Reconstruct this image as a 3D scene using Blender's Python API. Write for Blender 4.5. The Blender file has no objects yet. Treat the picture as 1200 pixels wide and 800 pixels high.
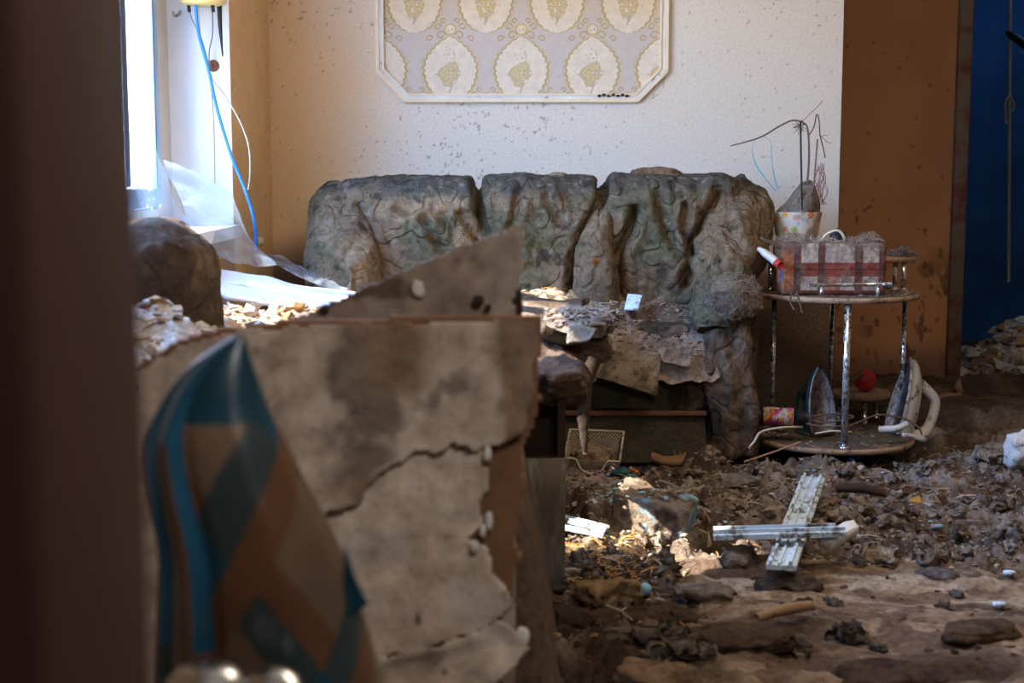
import bpy, math, random
import numpy as np
from mathutils import Vector, Matrix, noise as mn

# ------------------------------------------------------------------ camera, sky, sun, lights, exposure
SC = bpy.context.scene
COL = SC.collection
F = 1667.0                       # focal length in pixels of a 1200 px wide frame
PITCH = math.radians(6.84)
CZ = 0.98
cam_d = bpy.data.cameras.new('camera')
cam = bpy.data.objects.new('camera', cam_d)
COL.objects.link(cam)
cam.location = (0, 0, CZ)
cam.rotation_euler = (math.pi/2 - PITCH, 0, 0)
cam_d.sensor_width = 36.0
cam_d.lens = 36.0*F/1200.0
cam_d.clip_start = 0.05
cam_d.dof.use_dof = True
cam_d.dof.focus_distance = 4.75
cam_d.dof.aperture_fstop = 4.2
SC.camera = cam

w = bpy.data.worlds.new('sky')
SC.world = w
w.use_nodes = True
wn = w.node_tree.nodes; wl = w.node_tree.links
bg = wn['Background']
tc = wn.new('ShaderNodeTexCoord'); sep = wn.new('ShaderNodeSeparateXYZ')
rm = wn.new('ShaderNodeValToRGB')
mr0 = wn.new('ShaderNodeMapRange'); mr0.inputs[1].default_value = -0.3; mr0.inputs[2].default_value = 0.9
wl.new(tc.outputs['Generated'], sep.inputs[0]); wl.new(sep.outputs['Z'], mr0.inputs[0]); wl.new(mr0.outputs[0], rm.inputs[0])
rm.color_ramp.elements[0].position = 0.0; rm.color_ramp.elements[0].color = (0.78, 0.66, 0.50, 1)   # sunlit ground outside
rm.color_ramp.elements[1].position = 0.8; rm.color_ramp.elements[1].color = (0.42, 0.85, 1.8, 1)
wl.new(rm.outputs[0], bg.inputs[0])
for pos_, col_ in ((0.24, (0.95, 0.86, 0.76, 1)), (0.40, (0.62, 0.98, 1.5, 1))):
    e_ = rm.color_ramp.elements.new(pos_); e_.color = col_
bg.inputs[1].default_value = 14.0

def lamp(name, kind, loc, energy, color, **kw):
    d = bpy.data.lights.new(name, kind); d.energy = energy; d.color = color
    for k, v in kw.items():
        if k not in ('aim', 'rot'): setattr(d, k, v)
    o = bpy.data.objects.new(name, d); COL.objects.link(o); o.location = loc
    if 'aim' in kw: o.rotation_euler = (Vector(kw['aim'])-Vector(loc)).to_track_quat('-Z', 'Y').to_euler()
    return o

SUN_DIR = Vector((1.0, 0.30, -1.18)).normalized()
sun = lamp('sun', 'SUN', (-6, 2, 8), 20.0, (1.0, 0.86, 0.68), angle=math.radians(0.6))
sun.rotation_euler = SUN_DIR.to_track_quat('-Z', 'Y').to_euler()
portal = lamp('window_portal', 'AREA', (-1.22, 3.81, 1.56), 1.0, (1, 1, 1), shape='RECTANGLE', size=1.52, size_y=2.05, aim=(0, 3.85, 1.55))
portal.data.cycles.is_portal = True
# added fill lights without a visible source: near the camera, overhead, far room
lamp('corridor_fill', 'AREA', (0.55, 0.15, 2.1), 11.0, (1.0, 0.92, 0.84), shape='RECTANGLE', size=0.7, size_y=0.5, aim=(-0.2, 1.9, 0.5))
lamp('room_fill', 'AREA', (1.0, 3.2, 2.52), 18.0, (1.0, 0.80, 0.58), shape='RECTANGLE', size=0.8, size_y=0.8, aim=(1.0, 3.2, 0))
lamp('far_room_fill', 'AREA', (2.9, 7.2, 2.3), 2.2, (0.35, 0.6, 1.0), shape='RECTANGLE', size=0.6, size_y=0.6, aim=(2.2, 7.8, 0.6))

vs = SC.view_settings
vs.view_transform = 'Standard'; vs.look = 'None'; vs.gamma = 1.0; vs.use_curve_mapping = False
vs.exposure = 0.78
SC.display_settings.display_device = 'sRGB'

def P(px, py, Y):
    """world point on the plane y = Y seen at photo position (px, py)"""
    dx = (px-600)/F; du = (400-py)/F
    c, s = math.cos(PITCH), math.sin(PITCH)
    d = np.array([dx, c+du*s, -s+du*c])
    return np.array([0, 0, CZ]) + d*(Y/d[1])

# ------------------------------------------------------------------ noise
def _h(ix, iy, iz, seed):
    n = (ix*374761393 + iy*668265263 + iz*2147483647 + seed*1274126177) & 0xffffffff
    n = ((n ^ (n >> 13))*1274126177) & 0xffffffff
    n = ((n ^ (n >> 16))*2246822519) & 0xffffffff
    return ((n ^ (n >> 15)) & 0xffffff)/float(0xffffff)
def vnoise(p, seed=0):
    p = np.asarray(p, float); i = np.floor(p).astype(np.int64); f = p-i
    u = f*f*f*(f*(f*6-15)+10)
    r = 0
    for a in (0, 1):
        for b in (0, 1):
            for c in (0, 1):
                wgt = (u[:, 0] if a else 1-u[:, 0])*(u[:, 1] if b else 1-u[:, 1])*(u[:, 2] if c else 1-u[:, 2])
                r = r + wgt*_h(i[:, 0]+a, i[:, 1]+b, i[:, 2]+c, seed)
    return r*2-1
def fbm(p, scale=1, octaves=4, seed=0, gain=0.5, ridged=False):
    p = np.asarray(p, float)*scale; s = 0; a = 1.0; t = 0
    for o in range(octaves):
        n = vnoise(p, seed+o*17)
        if ridged: n = 1-2*np.abs(n)
        s = s+a*n; t += a; a *= gain; p = p*2.03+11.7
    return s/t
def worley(x, y, scale, seed=0):
    X = x*scale; Y = y*scale; ix = np.floor(X).astype(np.int64); iy = np.floor(Y).astype(np.int64)
    best = np.full(X.shape, 9.0)
    for a in (-1, 0, 1):
        for b in (-1, 0, 1):
            cx = ix+a; cy = iy+b; z = cx*0
            fx = cx+_h(cx, cy, z, seed); fy = cy+_h(cx, cy, z+7, seed)
            best = np.minimum(best, (fx-X)**2+(fy-Y)**2)
    return np.sqrt(best)
def ss(a, b, x):
    t = np.clip((x-a)/(b-a), 0, 1); return t*t*(3-2*t)
def mixc(a, b, t):
    t = np.asarray(t)[:, None]; return np.asarray(a)*(1-t)+np.asarray(b)*t
def srgb(r, g, b):
    c = np.array([r, g, b])/255.0
    return tuple(np.where(c <= 0.04045, c/12.92, ((c+0.055)/1.055)**2.4))

# ------------------------------------------------------------------ materials
MATS = {}
def mat(name, c1=(0.5, 0.5, 0.5), c2=None, scale=8, rough=0.8, metal=0.0, bump=0.0, bscale=60, dirt=0.0, dscale=6,
        dcol=None, vcol=False, spec=0.3, detail=6, stretch=None, wood=False, emboss=0.0, dots=0.0, alpha=None):
    if name in MATS: return MATS[name]
    m = bpy.data.materials.new(name); m.use_nodes = True
    n = m.node_tree.nodes; l = m.node_tree.links; b = n['Principled BSDF']
    b.inputs['Roughness'].default_value = rough; b.inputs['Metallic'].default_value = metal
    b.inputs['Specular IOR Level'].default_value = spec
    t = n.new('ShaderNodeTexCoord'); mp = n.new('ShaderNodeMapping'); l.new(t.outputs['Object'], mp.inputs[0])
    if stretch: mp.inputs['Scale'].default_value = stretch
    vec = mp.outputs[0]
    def noise(sc, de=detail, ro=0.6):
        x = n.new('ShaderNodeTexNoise'); x.inputs['Scale'].default_value = sc; x.inputs['Detail'].default_value = de
        x.inputs['Roughness'].default_value = ro; l.new(vec, x.inputs['Vector']); return x.outputs['Fac']
    def mix(f, a, bb, mode='MIX'):
        x = n.new('ShaderNodeMix'); x.data_type = 'RGBA'; x.blend_type = mode
        for s, v in ((x.inputs[0], f), (x.inputs[6], a), (x.inputs[7], bb)):
            if hasattr(v, 'is_linked'): l.new(v, s)
            elif isinstance(v, (int, float)): s.default_value = v
            else: s.default_value = (*v, 1)
        return x.outputs[2]
    def ramp(f, lo, hi):
        x = n.new('ShaderNodeMapRange'); x.inputs[1].default_value = lo; x.inputs[2].default_value = hi; l.new(f, x.inputs[0]); return x.outputs[0]
    if vcol:
        a = n.new('ShaderNodeVertexColor'); a.layer_name = 'Col'
        v = ramp(noise(scale), 0.3, 0.7)
        dk = mix(1.0, a.outputs[0], (0.55, 0.52, 0.50), 'MULTIPLY') if c2 is None else mix(0.3, a.outputs[0], c2)
        lt = mix(1.0, a.outputs[0], (1.35, 1.33, 1.30) if c2 is None else (1.08, 1.08, 1.08), 'MULTIPLY')
        c = mix(v, dk, lt)
    else:
        c2 = c2 or tuple(x*0.65 for x in c1)
        c = mix(ramp(noise(scale), 0.3, 0.7), c2, c1)
    hs = []
    if dots:
        vo = n.new('ShaderNodeTexVoronoi'); vo.inputs['Scale'].default_value = dots; l.new(vec, vo.inputs['Vector'])
        d = ramp(vo.outputs['Distance'], 0.26, 0.16)
        dm = n.new('ShaderNodeMath'); dm.operation = 'MULTIPLY'; l.new(d, dm.inputs[0]); l.new(ramp(noise(7, 3), 0.50, 0.68), dm.inputs[1])
        c = mix(dm.outputs[0], c, (0.035, 0.034, 0.026)); hs.append((dm.outputs[0], -0.5))
    if dirt:
        f = ramp(noise(dscale, 10, 0.72), 0.62-dirt*0.35, 0.74-dirt*0.35)
        c = mix(f, c, dcol or (0.10, 0.075, 0.055))
        rr = n.new('ShaderNodeMapRange'); rr.inputs[3].default_value = rough; rr.inputs[4].default_value = 0.95; l.new(f, rr.inputs[0]); l.new(rr.outputs[0], b.inputs['Roughness'])
        if metal:
            rr = n.new('ShaderNodeMapRange'); rr.inputs[3].default_value = metal; rr.inputs[4].default_value = 0.0; l.new(f, rr.inputs[0]); l.new(rr.outputs[0], b.inputs['Metallic'])
        hs.append((f, 0.3))
    l.new(c, b.inputs['Base Color'])
    if bump:
        bp = n.new('ShaderNodeBump'); bp.inputs['Strength'].default_value = min(1, bump); bp.inputs['Distance'].default_value = 0.012*max(1, bump)
        h = noise(bscale, 8, 0.7)
        if emboss:
            ds = n.new('ShaderNodeTexNoise'); ds.inputs['Scale'].default_value = emboss; ds.inputs['Detail'].default_value = 1; l.new(vec, ds.inputs['Vector'])
            wv = n.new('ShaderNodeMath'); wv.operation = 'MULTIPLY'; wv.inputs[1].default_value = 34; l.new(ds.outputs['Fac'], wv.inputs[0])
            sn = n.new('ShaderNodeMath'); sn.operation = 'SINE'; l.new(wv.outputs[0], sn.inputs[0])
            sm = n.new('ShaderNodeMapRange'); sm.inputs[1].default_value = 0.3; sm.inputs[2].default_value = 0.9; l.new(sn.outputs[0], sm.inputs[0])
            ad = n.new('ShaderNodeMath'); ad.operation = 'MULTIPLY_ADD'; ad.inputs[1].default_value = -0.75; l.new(sm.outputs[0], ad.inputs[0]); l.new(h, ad.inputs[2]); h = ad.outputs[0]
        for f, k in hs:
            ad = n.new('ShaderNodeMath'); ad.operation = 'MULTIPLY_ADD'; ad.inputs[1].default_value = k*0.5; l.new(f, ad.inputs[0]); l.new(h, ad.inputs[2]); h = ad.outputs[0]
        l.new(h, bp.inputs['Height']); l.new(bp.outputs[0], b.inputs['Normal'])
    MATS[name] = m; return m

MUD = (0.165, 0.122, 0.092)
M = dict(
 mud=mat('mud', vcol=True, scale=55, rough=0.85, bump=1.4, bscale=90, detail=8, spec=0.25),
 debris=mat('debris', vcol=True, scale=60, rough=0.9, bump=0.5, bscale=160),
 velour=mat('velour', vcol=True, scale=38, rough=0.95, bump=2.2, bscale=150, emboss=8, dots=75, spec=0.1, detail=9),
 velour_brown=mat('velour_brown', vcol=True, scale=45, rough=0.95, bump=1.3, bscale=130, emboss=7, spec=0.1),
 fluff=mat('fluff', vcol=True, scale=80, rough=1.0, bump=1.5, bscale=200, spec=0.05),
 wall=mat('wallpaper', vcol=True, scale=110, rough=0.9, bump=0.18, bscale=170, c2=(0.45, 0.38, 0.32), detail=3, spec=0.15),
 plain=mat('plain_wall', (0.42, 0.30, 0.20), (0.34, 0.24, 0.16), 3, 0.9, bump=0.1),
 brown_wall=mat('brown_wallpaper', vcol=True, scale=120, c2=(0.25,0.11,0.04), rough=0.85, bump=0.2, bscale=220, stretch=(1, 1, 2)),
 ceiling=mat('ceiling_paint', (0.75, 0.70, 0.62), rough=0.9),
 maroon=mat('maroon_paint', (0.10, 0.020, 0.014), (0.055, 0.012, 0.01), 10, 0.5, dirt=0.6, dscale=9, bump=0.1),
 jamb=mat('jamb_brown', (0.060, 0.025, 0.019), (0.046, 0.019, 0.015), 4, 0.55),
 blue_wall=mat('blue_wall', (0.02, 0.10, 0.26), (0.008, 0.04, 0.12), 3, 0.8, bump=0.1),
 pvc=mat('white_pvc', (0.80, 0.80, 0.80), (0.72, 0.73, 0.74), 6, 0.35, spec=0.5),
 pvc_dirty=mat('dirty_pvc', (0.62, 0.76, 0.88), (0.52, 0.64, 0.74), 14, 0.4, dirt=0.36, dscale=22, bump=0.15, stretch=(1, 1, 1)),
 beige_pvc=mat('beige_frame', (0.68, 0.60, 0.48), (0.6, 0.5, 0.38), 6, 0.5),
 chrome=mat('chrome', (0.75, 0.76, 0.78), (0.6, 0.6, 0.62), 20, 0.18, metal=1.0, dirt=0.42, dscale=26),
 chrome_clean=mat('polished_steel', (0.55, 0.57, 0.6), (0.4, 0.4, 0.42), 12, 0.25, metal=1.0),
 board_edge=mat('chipboard_edge', (0.42, 0.27, 0.17), (0.32, 0.19, 0.11), 40, 0.8, dirt=0.35, dscale=25, bump=0.2),
 shelf_top=mat('shelf_top', (0.28, 0.17, 0.10), (0.2, 0.13, 0.09), 18, 0.8, dirt=0.75, dscale=14, bump=0.5, bscale=80),
 fibre=mat('fibreboard', (0.25, 0.135, 0.07), (0.17, 0.085, 0.045), 14, 0.9, bump=0.4, bscale=50),
 skin=mat('painted_skin', vcol=True, scale=22, rough=0.75, bump=0.35, bscale=30),
 plaster=mat('plaster', (0.75, 0.73, 0.70), (0.6, 0.58, 0.56), 20, 0.9, bump=0.3),
 grey_lam=mat('grey_laminate', (0.17, 0.185, 0.19), (0.09, 0.075, 0.06), 9, 0.6, dirt=0.55, dscale=12, stretch=(3, 3, 0.8), bump=0.3),
 dark_wood=mat('dark_wood', (0.05, 0.03, 0.02), (0.025, 0.014, 0.01), 9, 0.8, bump=0.3),
 green_panel=mat('green_panel', (0.045, 0.05, 0.035), (0.10, 0.08, 0.055), 12, 0.9, dirt=0.4, dscale=10, bump=0.9, bscale=90),
 rust=mat('rusty_strip', (0.20, 0.075, 0.04), (0.12, 0.06, 0.04), 30, 0.85, dirt=0.3, dscale=18, bump=0.4),
 cardboard=mat('torn_lining', (0.44, 0.35, 0.25), (0.30, 0.22, 0.15), 12, 0.9, dirt=0.45, dscale=14, bump=0.8, bscale=60),
 cloth=mat('checked_oilcloth', vcol=True, scale=5, rough=0.30, bump=0.05, bscale=20, spec=0.45),
 blue_cable=mat('blue_cable', (0.01, 0.20, 0.75), (0.01, 0.16, 0.6), 20, 0.35, spec=0.5),
 white_cable=mat('cream_cable', (0.62, 0.55, 0.38), rough=0.5),
 grey_cable=mat('grey_cable', (0.30, 0.28, 0.26), rough=0.6),
 black=mat('black_plastic', (0.015, 0.017, 0.02), (0.01, 0.01, 0.012), 20, 0.5),
 yellow=mat('yellow_plastic', (0.70, 0.55, 0.22), (0.6, 0.44, 0.16), 20, 0.5),
 knot=mat('wood_knot', (0.30, 0.13, 0.07), (0.15, 0.07, 0.04), 60, 0.9),
 white_pl=mat('white_plastic', (0.62, 0.60, 0.57), (0.5, 0.46, 0.42), 20, 0.45, dirt=0.3, dscale=20),
 teal_pl=mat('teal_plastic', (0.015, 0.13, 0.17), (0.01, 0.07, 0.10), 20, 0.4, dirt=0.35, dscale=20),
 sole=mat('iron_soleplate', (0.42, 0.38, 0.37), (0.24, 0.19, 0.17), 30, 0.5, metal=0.1, dirt=0.45, dscale=45),
 blue_pl=mat('blue_plastic', (0.02, 0.12, 0.45), rough=0.4, dirt=0.3, dscale=30),
 cyan_pl=mat('cyan_plastic', (0.03, 0.35, 0.50), rough=0.4),
 red_pl=mat('red_plastic', (0.55, 0.03, 0.03), rough=0.4, dirt=0.2, dscale=30),
 pink_pl=mat('pink_plastic', (0.55, 0.10, 0.50), rough=0.35),
 orange_pl=mat('orange_plastic', (0.70, 0.20, 0.03), rough=0.35),
 lime_pl=mat('lime_plastic', (0.50, 0.52, 0.12), rough=0.4, dirt=0.3, dscale=30),
 twig=mat('dry_twig', (0.16, 0.10, 0.07), (0.10, 0.06, 0.045), 60, 0.9, bump=0.3),
 twig_dark=mat('dark_stick', (0.03, 0.03, 0.028), rough=0.8),
 twig_pink=mat('pink_stem', (0.28, 0.13, 0.12), rough=0.8),
 ribbon=mat('cyan_ribbon', (0.02, 0.45, 0.55), (0.01, 0.3, 0.4), 30, 0.5),
 lattice=mat('beige_basket', (0.50, 0.43, 0.34), (0.40, 0.33, 0.25), 30, 0.6, dirt=0.3, dscale=20),
 pot=mat('pot_glaze', vcol=True, scale=20, rough=0.4, c2=(0.35, 0.28, 0.22), spec=0.5),
 check=mat('checked_fabric', vcol=True, scale=70, rough=0.9, bump=0.5, bscale=90),
 damask=mat('damask_paper', vcol=True, scale=30, rough=0.8, c2=(0.5, 0.42, 0.34), spec=0.2, detail=2),
 mould=mat('cream_moulding', (0.80, 0.68, 0.52), (0.72, 0.58, 0.42), 20, 0.6),
 mould_white=mat('white_moulding', (0.78, 0.77, 0.76), rough=0.5, dirt=0.12, dscale=16),
 concrete=mat('chunk', vcol=True, scale=40, rough=0.95, bump=1.8, bscale=90),
 wood=mat('raw_wood', (0.34, 0.22, 0.12), (0.22, 0.13, 0.07), 16, 0.85, stretch=(1, 1, 1), dirt=0.35, dscale=14, bump=0.3),
)
# window glass and plastic film
def glassy(name, col, tr, rough, trans=0.3):
    m = bpy.data.materials.new(name); m.use_nodes = True; n = m.node_tree.nodes; l = m.node_tree.links
    out = n['Material Output']; n.remove(n['Principled BSDF'])
    t = n.new('ShaderNodeBsdfTransparent'); t.inputs[0].default_value = (*col, 1)
    g = n.new('ShaderNodeBsdfGlossy'); g.inputs['Roughness'].default_value = rough; g.inputs[0].default_value = (0.9, 0.95, 1, 1)
    d = n.new('ShaderNodeBsdfDiffuse'); d.inputs[0].default_value = (0.50, 0.58, 0.68, 1)
    q = n.new('ShaderNodeBsdfTranslucent'); q.inputs[0].default_value = (0.50, 0.60, 0.72, 1)
    a = n.new('ShaderNodeMixShader'); a.inputs[0].default_value = 0.5; l.new(d.outputs[0], a.inputs[1]); l.new(q.outputs[0], a.inputs[2])
    b = n.new('ShaderNodeMixShader'); b.inputs[0].default_value = 0.3; l.new(a.outputs[0], b.inputs[1]); l.new(g.outputs[0], b.inputs[2])
    c = n.new('ShaderNodeMixShader'); l.new(t.outputs[0], c.inputs[1]); l.new(b.outputs[0], c.inputs[2])
    nz = n.new('ShaderNodeTexNoise'); nz.inputs['Scale'].default_value = 9; nz.inputs['Detail'].default_value = 5
    tcx = n.new('ShaderNodeTexCoord'); l.new(tcx.outputs['Object'], nz.inputs['Vector'])
    mr = n.new('ShaderNodeMapRange'); mr.inputs[1].default_value = 0.3; mr.inputs[2].default_value = 0.7
    mr.inputs[3].default_value = 1-tr-trans*0.5; mr.inputs[4].default_value = 1-tr+trans*0.5
    l.new(nz.outputs[0], mr.inputs[0]); l.new(mr.outputs[0], c.inputs[0])
    l.new(c.outputs[0], out.inputs[0]); MATS[name] = m; return m
M['glass'] = glassy('window_glass', (0.93, 0.97, 1.0), 0.94, 0.02, 0.06)
M['film'] = glassy('plastic_film', (0.90, 0.95, 1.0), 0.62, 0.15, 0.40)

# ------------------------------------------------------------------ objects and naming
def mesh_obj(name, V, Fc, m, parent=None, col=None, smooth=True, origin=None):
    """V in world coordinates; origin at the base centre (top-level) or the parent's origin (part)"""
    V = np.asarray(V, float)
    me = bpy.data.meshes.new(name)
    if parent is not None:
        off = np.array(parent['_w'])
    elif origin is not None: off = np.array(origin, float)
    else:
        mn_, mx_ = V.min(0), V.max(0); off = np.array([(mn_[0]+mx_[0])/2, (mn_[1]+mx_[1])/2, mn_[2]])
    Vl = V-off
    if isinstance(Fc, np.ndarray):
        k = Fc.shape[1]
        me.vertices.add(len(Vl)); me.vertices.foreach_set('co', Vl.ravel())
        me.loops.add(Fc.size); me.loops.foreach_set('vertex_index', Fc.ravel().astype(np.int32))
        me.polygons.add(len(Fc)); me.polygons.foreach_set('loop_start', np.arange(0, Fc.size, k, dtype=np.int32))
        me.polygons.foreach_set('loop_total', np.full(len(Fc), k, dtype=np.int32))
        me.update(calc_edges=True)
    else:
        me.from_pydata([tuple(v) for v in Vl], [], [tuple(int(i) for i in f) for f in Fc])
    me.polygons.foreach_set('use_smooth', [bool(smooth)]*len(me.polygons))
    if col is not None:
        a = me.color_attributes.new('Col', 'FLOAT_COLOR', 'POINT')
        c = np.ones((len(V), 4)); c[:, :3] = np.asarray(col); a.data.foreach_set('color', c.ravel())
    me.materials.append(m); me.update()
    o = bpy.data.objects.new(name, me); COL.objects.link(o)
    if parent is not None: o.parent = parent
    else: o.location = off
    o['_w'] = [float(x) for x in off]
    return o
def tag(o, label, cat, group=None, kind=None):
    o['label'] = label; o['category'] = cat
    if group: o['group'] = group
    if kind: o['kind'] = kind
    return o
def thing(name, loc, label, cat, group=None):
    o = bpy.data.objects.new(name, None); COL.objects.link(o); o.empty_display_size = 0.05
    o.location = tuple(loc); o['_w'] = [float(x) for x in loc]; return tag(o, label, cat, group)
def struct(o): o['kind'] = 'structure'; return o

# ------------------------------------------------------------------ shapes: each returns (verts, faces)
def join(parts):
    V = []; Fs = []; k = 0
    for v, f in parts:
        V.append(np.asarray(v, float)); Fs += [tuple(int(i)+k for i in q) for q in f]; k += len(v)
    return np.vstack(V), Fs
def box(x0, x1, y0, y1, z0, z1, bev=0.0):
    if bev <= 0:
        V = [(x, y, z) for x in (x0, x1) for y in (y0, y1) for z in (z0, z1)]
        return np.array(V, float), [(0, 1, 3, 2), (4, 6, 7, 5), (0, 4, 5, 1), (2, 3, 7, 6), (0, 2, 6, 4), (1, 5, 7, 3)]
    return rbox(((x0+x1)/2, (y0+y1)/2, (z0+z1)/2), (x1-x0, y1-y0, z1-z0), bev, 3)
def gridfaces(n, m, cu=False, cv=False):
    i = np.arange(n if cu else n-1); j = np.arange(m if cv else m-1)
    I, J = np.meshgrid(i, j, indexing='ij'); I2 = (I+1) % n; J2 = (J+1) % m
    return np.stack([I*m+J, I2*m+J, I2*m+J2, I*m+J2], -1).reshape(-1, 4)
def rbox(c, s, r, n, disp=None):
    """rounded box; n = cells per edge, or (nx, ny, nz); disp(P, N) -> metres along the normal"""
    if isinstance(n, int): n = (n, n, n)
    hs = np.array(s, float)/2; r = min(r, hs.min()*0.999); Vs = []; Fs = []; k = 0
    def axis(h, q):
        if q <= 3: return np.array([-h, -h+r, h-r, h])
        return -h+2*h*np.linspace(0, 1, q+1)
    for ax in range(3):
        a, b = [(1, 2), (2, 0), (0, 1)][ax]
        for sg in (-1, 1):
            ua = axis(hs[a], n[a]); ub = axis(hs[b], n[b])
            A, B = np.meshgrid(ua, ub, indexing='ij'); p = np.zeros(A.shape+(3,)); p[..., a] = A; p[..., b] = B; p[..., ax] = sg*hs[ax]
            f = gridfaces(len(ua), len(ub)); f = f if sg > 0 else f[:, ::-1]
            Vs.append(p.reshape(-1, 3)); Fs.append(f+k); k += p.shape[0]*p.shape[1]
    V = np.vstack(Vs); Fc = np.vstack(Fs)
    key = np.round(V/1e-6).astype(np.int64); _, idx, inv = np.unique(key, axis=0, return_index=True, return_inverse=True)
    inv = inv.reshape(-1); V = V[idx]; Fc = inv[Fc]
    q = np.clip(V, -(hs-r), hs-r); N = V-q; N /= np.maximum(np.linalg.norm(N, axis=1, keepdims=True), 1e-9)
    V = q+N*r+np.array(c, float)
    if disp is not None: V = V+N*np.asarray(disp(V, N))[:, None]
    return V, Fc
def smooth_path(pts, n):
    pts = np.asarray(pts, float); k = len(pts)
    if k < 3:
        t = np.linspace(0, 1, n)[:, None]; return pts[0]*(1-t)+pts[-1]*t
    e = np.vstack([2*pts[0]-pts[1], pts, 2*pts[-1]-pts[-2]]); out = []
    for t in np.linspace(0, k-1-1e-9, n):
        i = int(t); f = t-i; a, b, c, d = e[i], e[i+1], e[i+2], e[i+3]
        out.append(0.5*((2*b)+(-a+c)*f+(2*a-5*b+4*c-d)*f*f+(-a+3*b-3*c+d)*f**3))
    return np.array(out)
def tube(pts, r, seg=8, n=None, caps=True, flat=1.0, disp=None):
    pts = np.asarray(pts, float); n = n or (len(pts) if len(pts) < 3 else len(pts)*4)
    C = smooth_path(pts, n); R = np.interp(np.linspace(0, 1, n), np.linspace(0, 1, len(np.atleast_1d(r))), np.atleast_1d(r)) if np.ndim(r) else np.full(n, r)
    T = np.gradient(C, axis=0); T /= np.linalg.norm(T, axis=1, keepdims=True)
    up = np.array([0, 0, 1.0]) if abs(T[0][2]) < 0.9 else np.array([0, 1.0, 0]); V = []
    u = np.cross(up, T[0]); u /= np.linalg.norm(u)
    for i in range(n):
        u = u-T[i]*u.dot(T[i]); u /= np.linalg.norm(u); v = np.cross(T[i], u)
        for a in np.arange(seg)/seg*2*math.pi: V.append(C[i]+R[i]*(math.cos(a)*u+math.sin(a)*v*flat))
    V = np.array(V); Fc = [tuple(q) for q in gridfaces(n, seg, False, True)[:, ::-1]]
    if disp is not None:
        ax = np.repeat(C, seg, axis=0); N = V-ax; N /= np.linalg.norm(N, axis=1, keepdims=True); V = V+N*np.asarray(disp(V, N))[:, None]
    if caps: Fc.append(tuple(range(seg))); Fc.append(tuple(reversed(range((n-1)*seg, n*seg))))
    return V, Fc
def lathe(prof, c, seg=32, a0=0, a1=2*math.pi, cap=False):
    full = abs(a1-a0-2*math.pi) < 1e-6; A = np.linspace(a0, a1, seg+(0 if full else 1), endpoint=not full)
    V = np.array([(c[0]+r*math.cos(a), c[1]+r*math.sin(a), c[2]+z) for a in A for r, z in prof])
    m = len(prof); Fc = [tuple(q) for q in gridfaces(len(A), m, full, False)]
    if cap and not full: Fc += [tuple(range(m))[::-1], tuple(range((len(A)-1)*m, len(A)*m))]
    return V, Fc
def disc(c, r, t, seg=64):
    e = t*0.2
    return lathe([(0, 0), (r-e, 0), (r, e), (r, t-e), (r-e, t), (0, t)], c, seg)
def prism(poly, a, b, axis='y'):
    """poly of (u, v); axis y: u=X v=Z, axis z: u=X v=Y, axis x: u=Y v=Z"""
    n = len(poly); V = []
    for t in (a, b):
        for (u, v) in poly: V.append({'y': (u, t, v), 'z': (u, v, t), 'x': (t, u, v)}[axis])
    Fc = [tuple(range(n)), tuple(reversed(range(n, 2*n)))]+[(i, i+n, (i+1) % n+n, (i+1) % n) for i in range(n)]
    return np.array(V, float), Fc
def slab(corners, t, n=(10, 10), jag=0.0, wob=0.0, seed=0):
    """a plate with thickness between four 3-D corners (a b c d), ragged rim"""
    a, b, c, d = [np.array(q, float) for q in corners]; nu, nv = n
    U, W = np.meshgrid(np.linspace(0, 1, nu+1), np.linspace(0, 1, nv+1), indexing='ij'); U0, W0 = U.ravel()[:, None], W.ravel()[:, None]
    Pn = (a*(1-U0)+b*U0)*(1-W0)+(d*(1-U0)+c*U0)*W0
    N = np.cross(b-a, d-a); N /= np.linalg.norm(N)
    rim = ((U0 < 1e-6)|(U0 > 1-1e-6)|(W0 < 1e-6)|(W0 > 1-1e-6)).astype(float)
    cen = (a+b+c+d)/4
    jn = fbm(Pn*14+seed*3.1, 1, 3, seed)[:, None]
    Pn = Pn+(cen-Pn)*jag*rim*(0.5+jn*1.5)
    Pn = Pn+N*(fbm(Pn, 5, 3, seed+5)*wob)[:, None]
    V = np.vstack([Pn, Pn-N*t]); k = len(Pn); f = gridfaces(nu+1, nv+1); Fc = [tuple(q) for q in f]+[tuple(reversed([i+k for i in q])) for q in f]
    idx = lambda i, j: i*(nv+1)+j
    ring = [idx(i, 0) for i in range(nu+1)]+[idx(nu, j) for j in range(1, nv+1)]+[idx(i, nv) for i in range(nu-1, -1, -1)]+[idx(0, j) for j in range(nv-1, 0, -1)]
    for q in range(len(ring)):
        i, j = ring[q], ring[(q+1) % len(ring)]; Fc.append((j, i, i+k, j+k))
    return V, Fc
_ico = None
def ico(sub):
    import bmesh
    bm = bmesh.new(); bmesh.ops.create_icosphere(bm, subdivisions=sub, radius=1.0)
    V = np.array([v.co[:] for v in bm.verts]); Fc = np.array([[v.index for v in f.verts] for f in bm.faces]); bm.free(); return V, Fc
ICO = {s: ico(s) for s in (1, 2, 3, 4, 5)}
def rock(c, s, seed=0, sub=3, rough=0.35, blocky=0.5, rz=0, tilt=0):
    V, Fc = ICO[sub]; V = V.copy()
    b = V/np.max(np.abs(V), axis=1, keepdims=True); V = V*(1-blocky)+b*blocky*0.8
    V = V*(1+rough*fbm(V+seed*5.3, 1.3, 4, seed)[:, None])
    V = V*np.array(s)/2
    R = np.array(Matrix.Rotation(rz, 3, 'Z') @ Matrix.Rotation(tilt, 3, 'X')); return V@R.T+np.array(c), Fc
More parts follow.
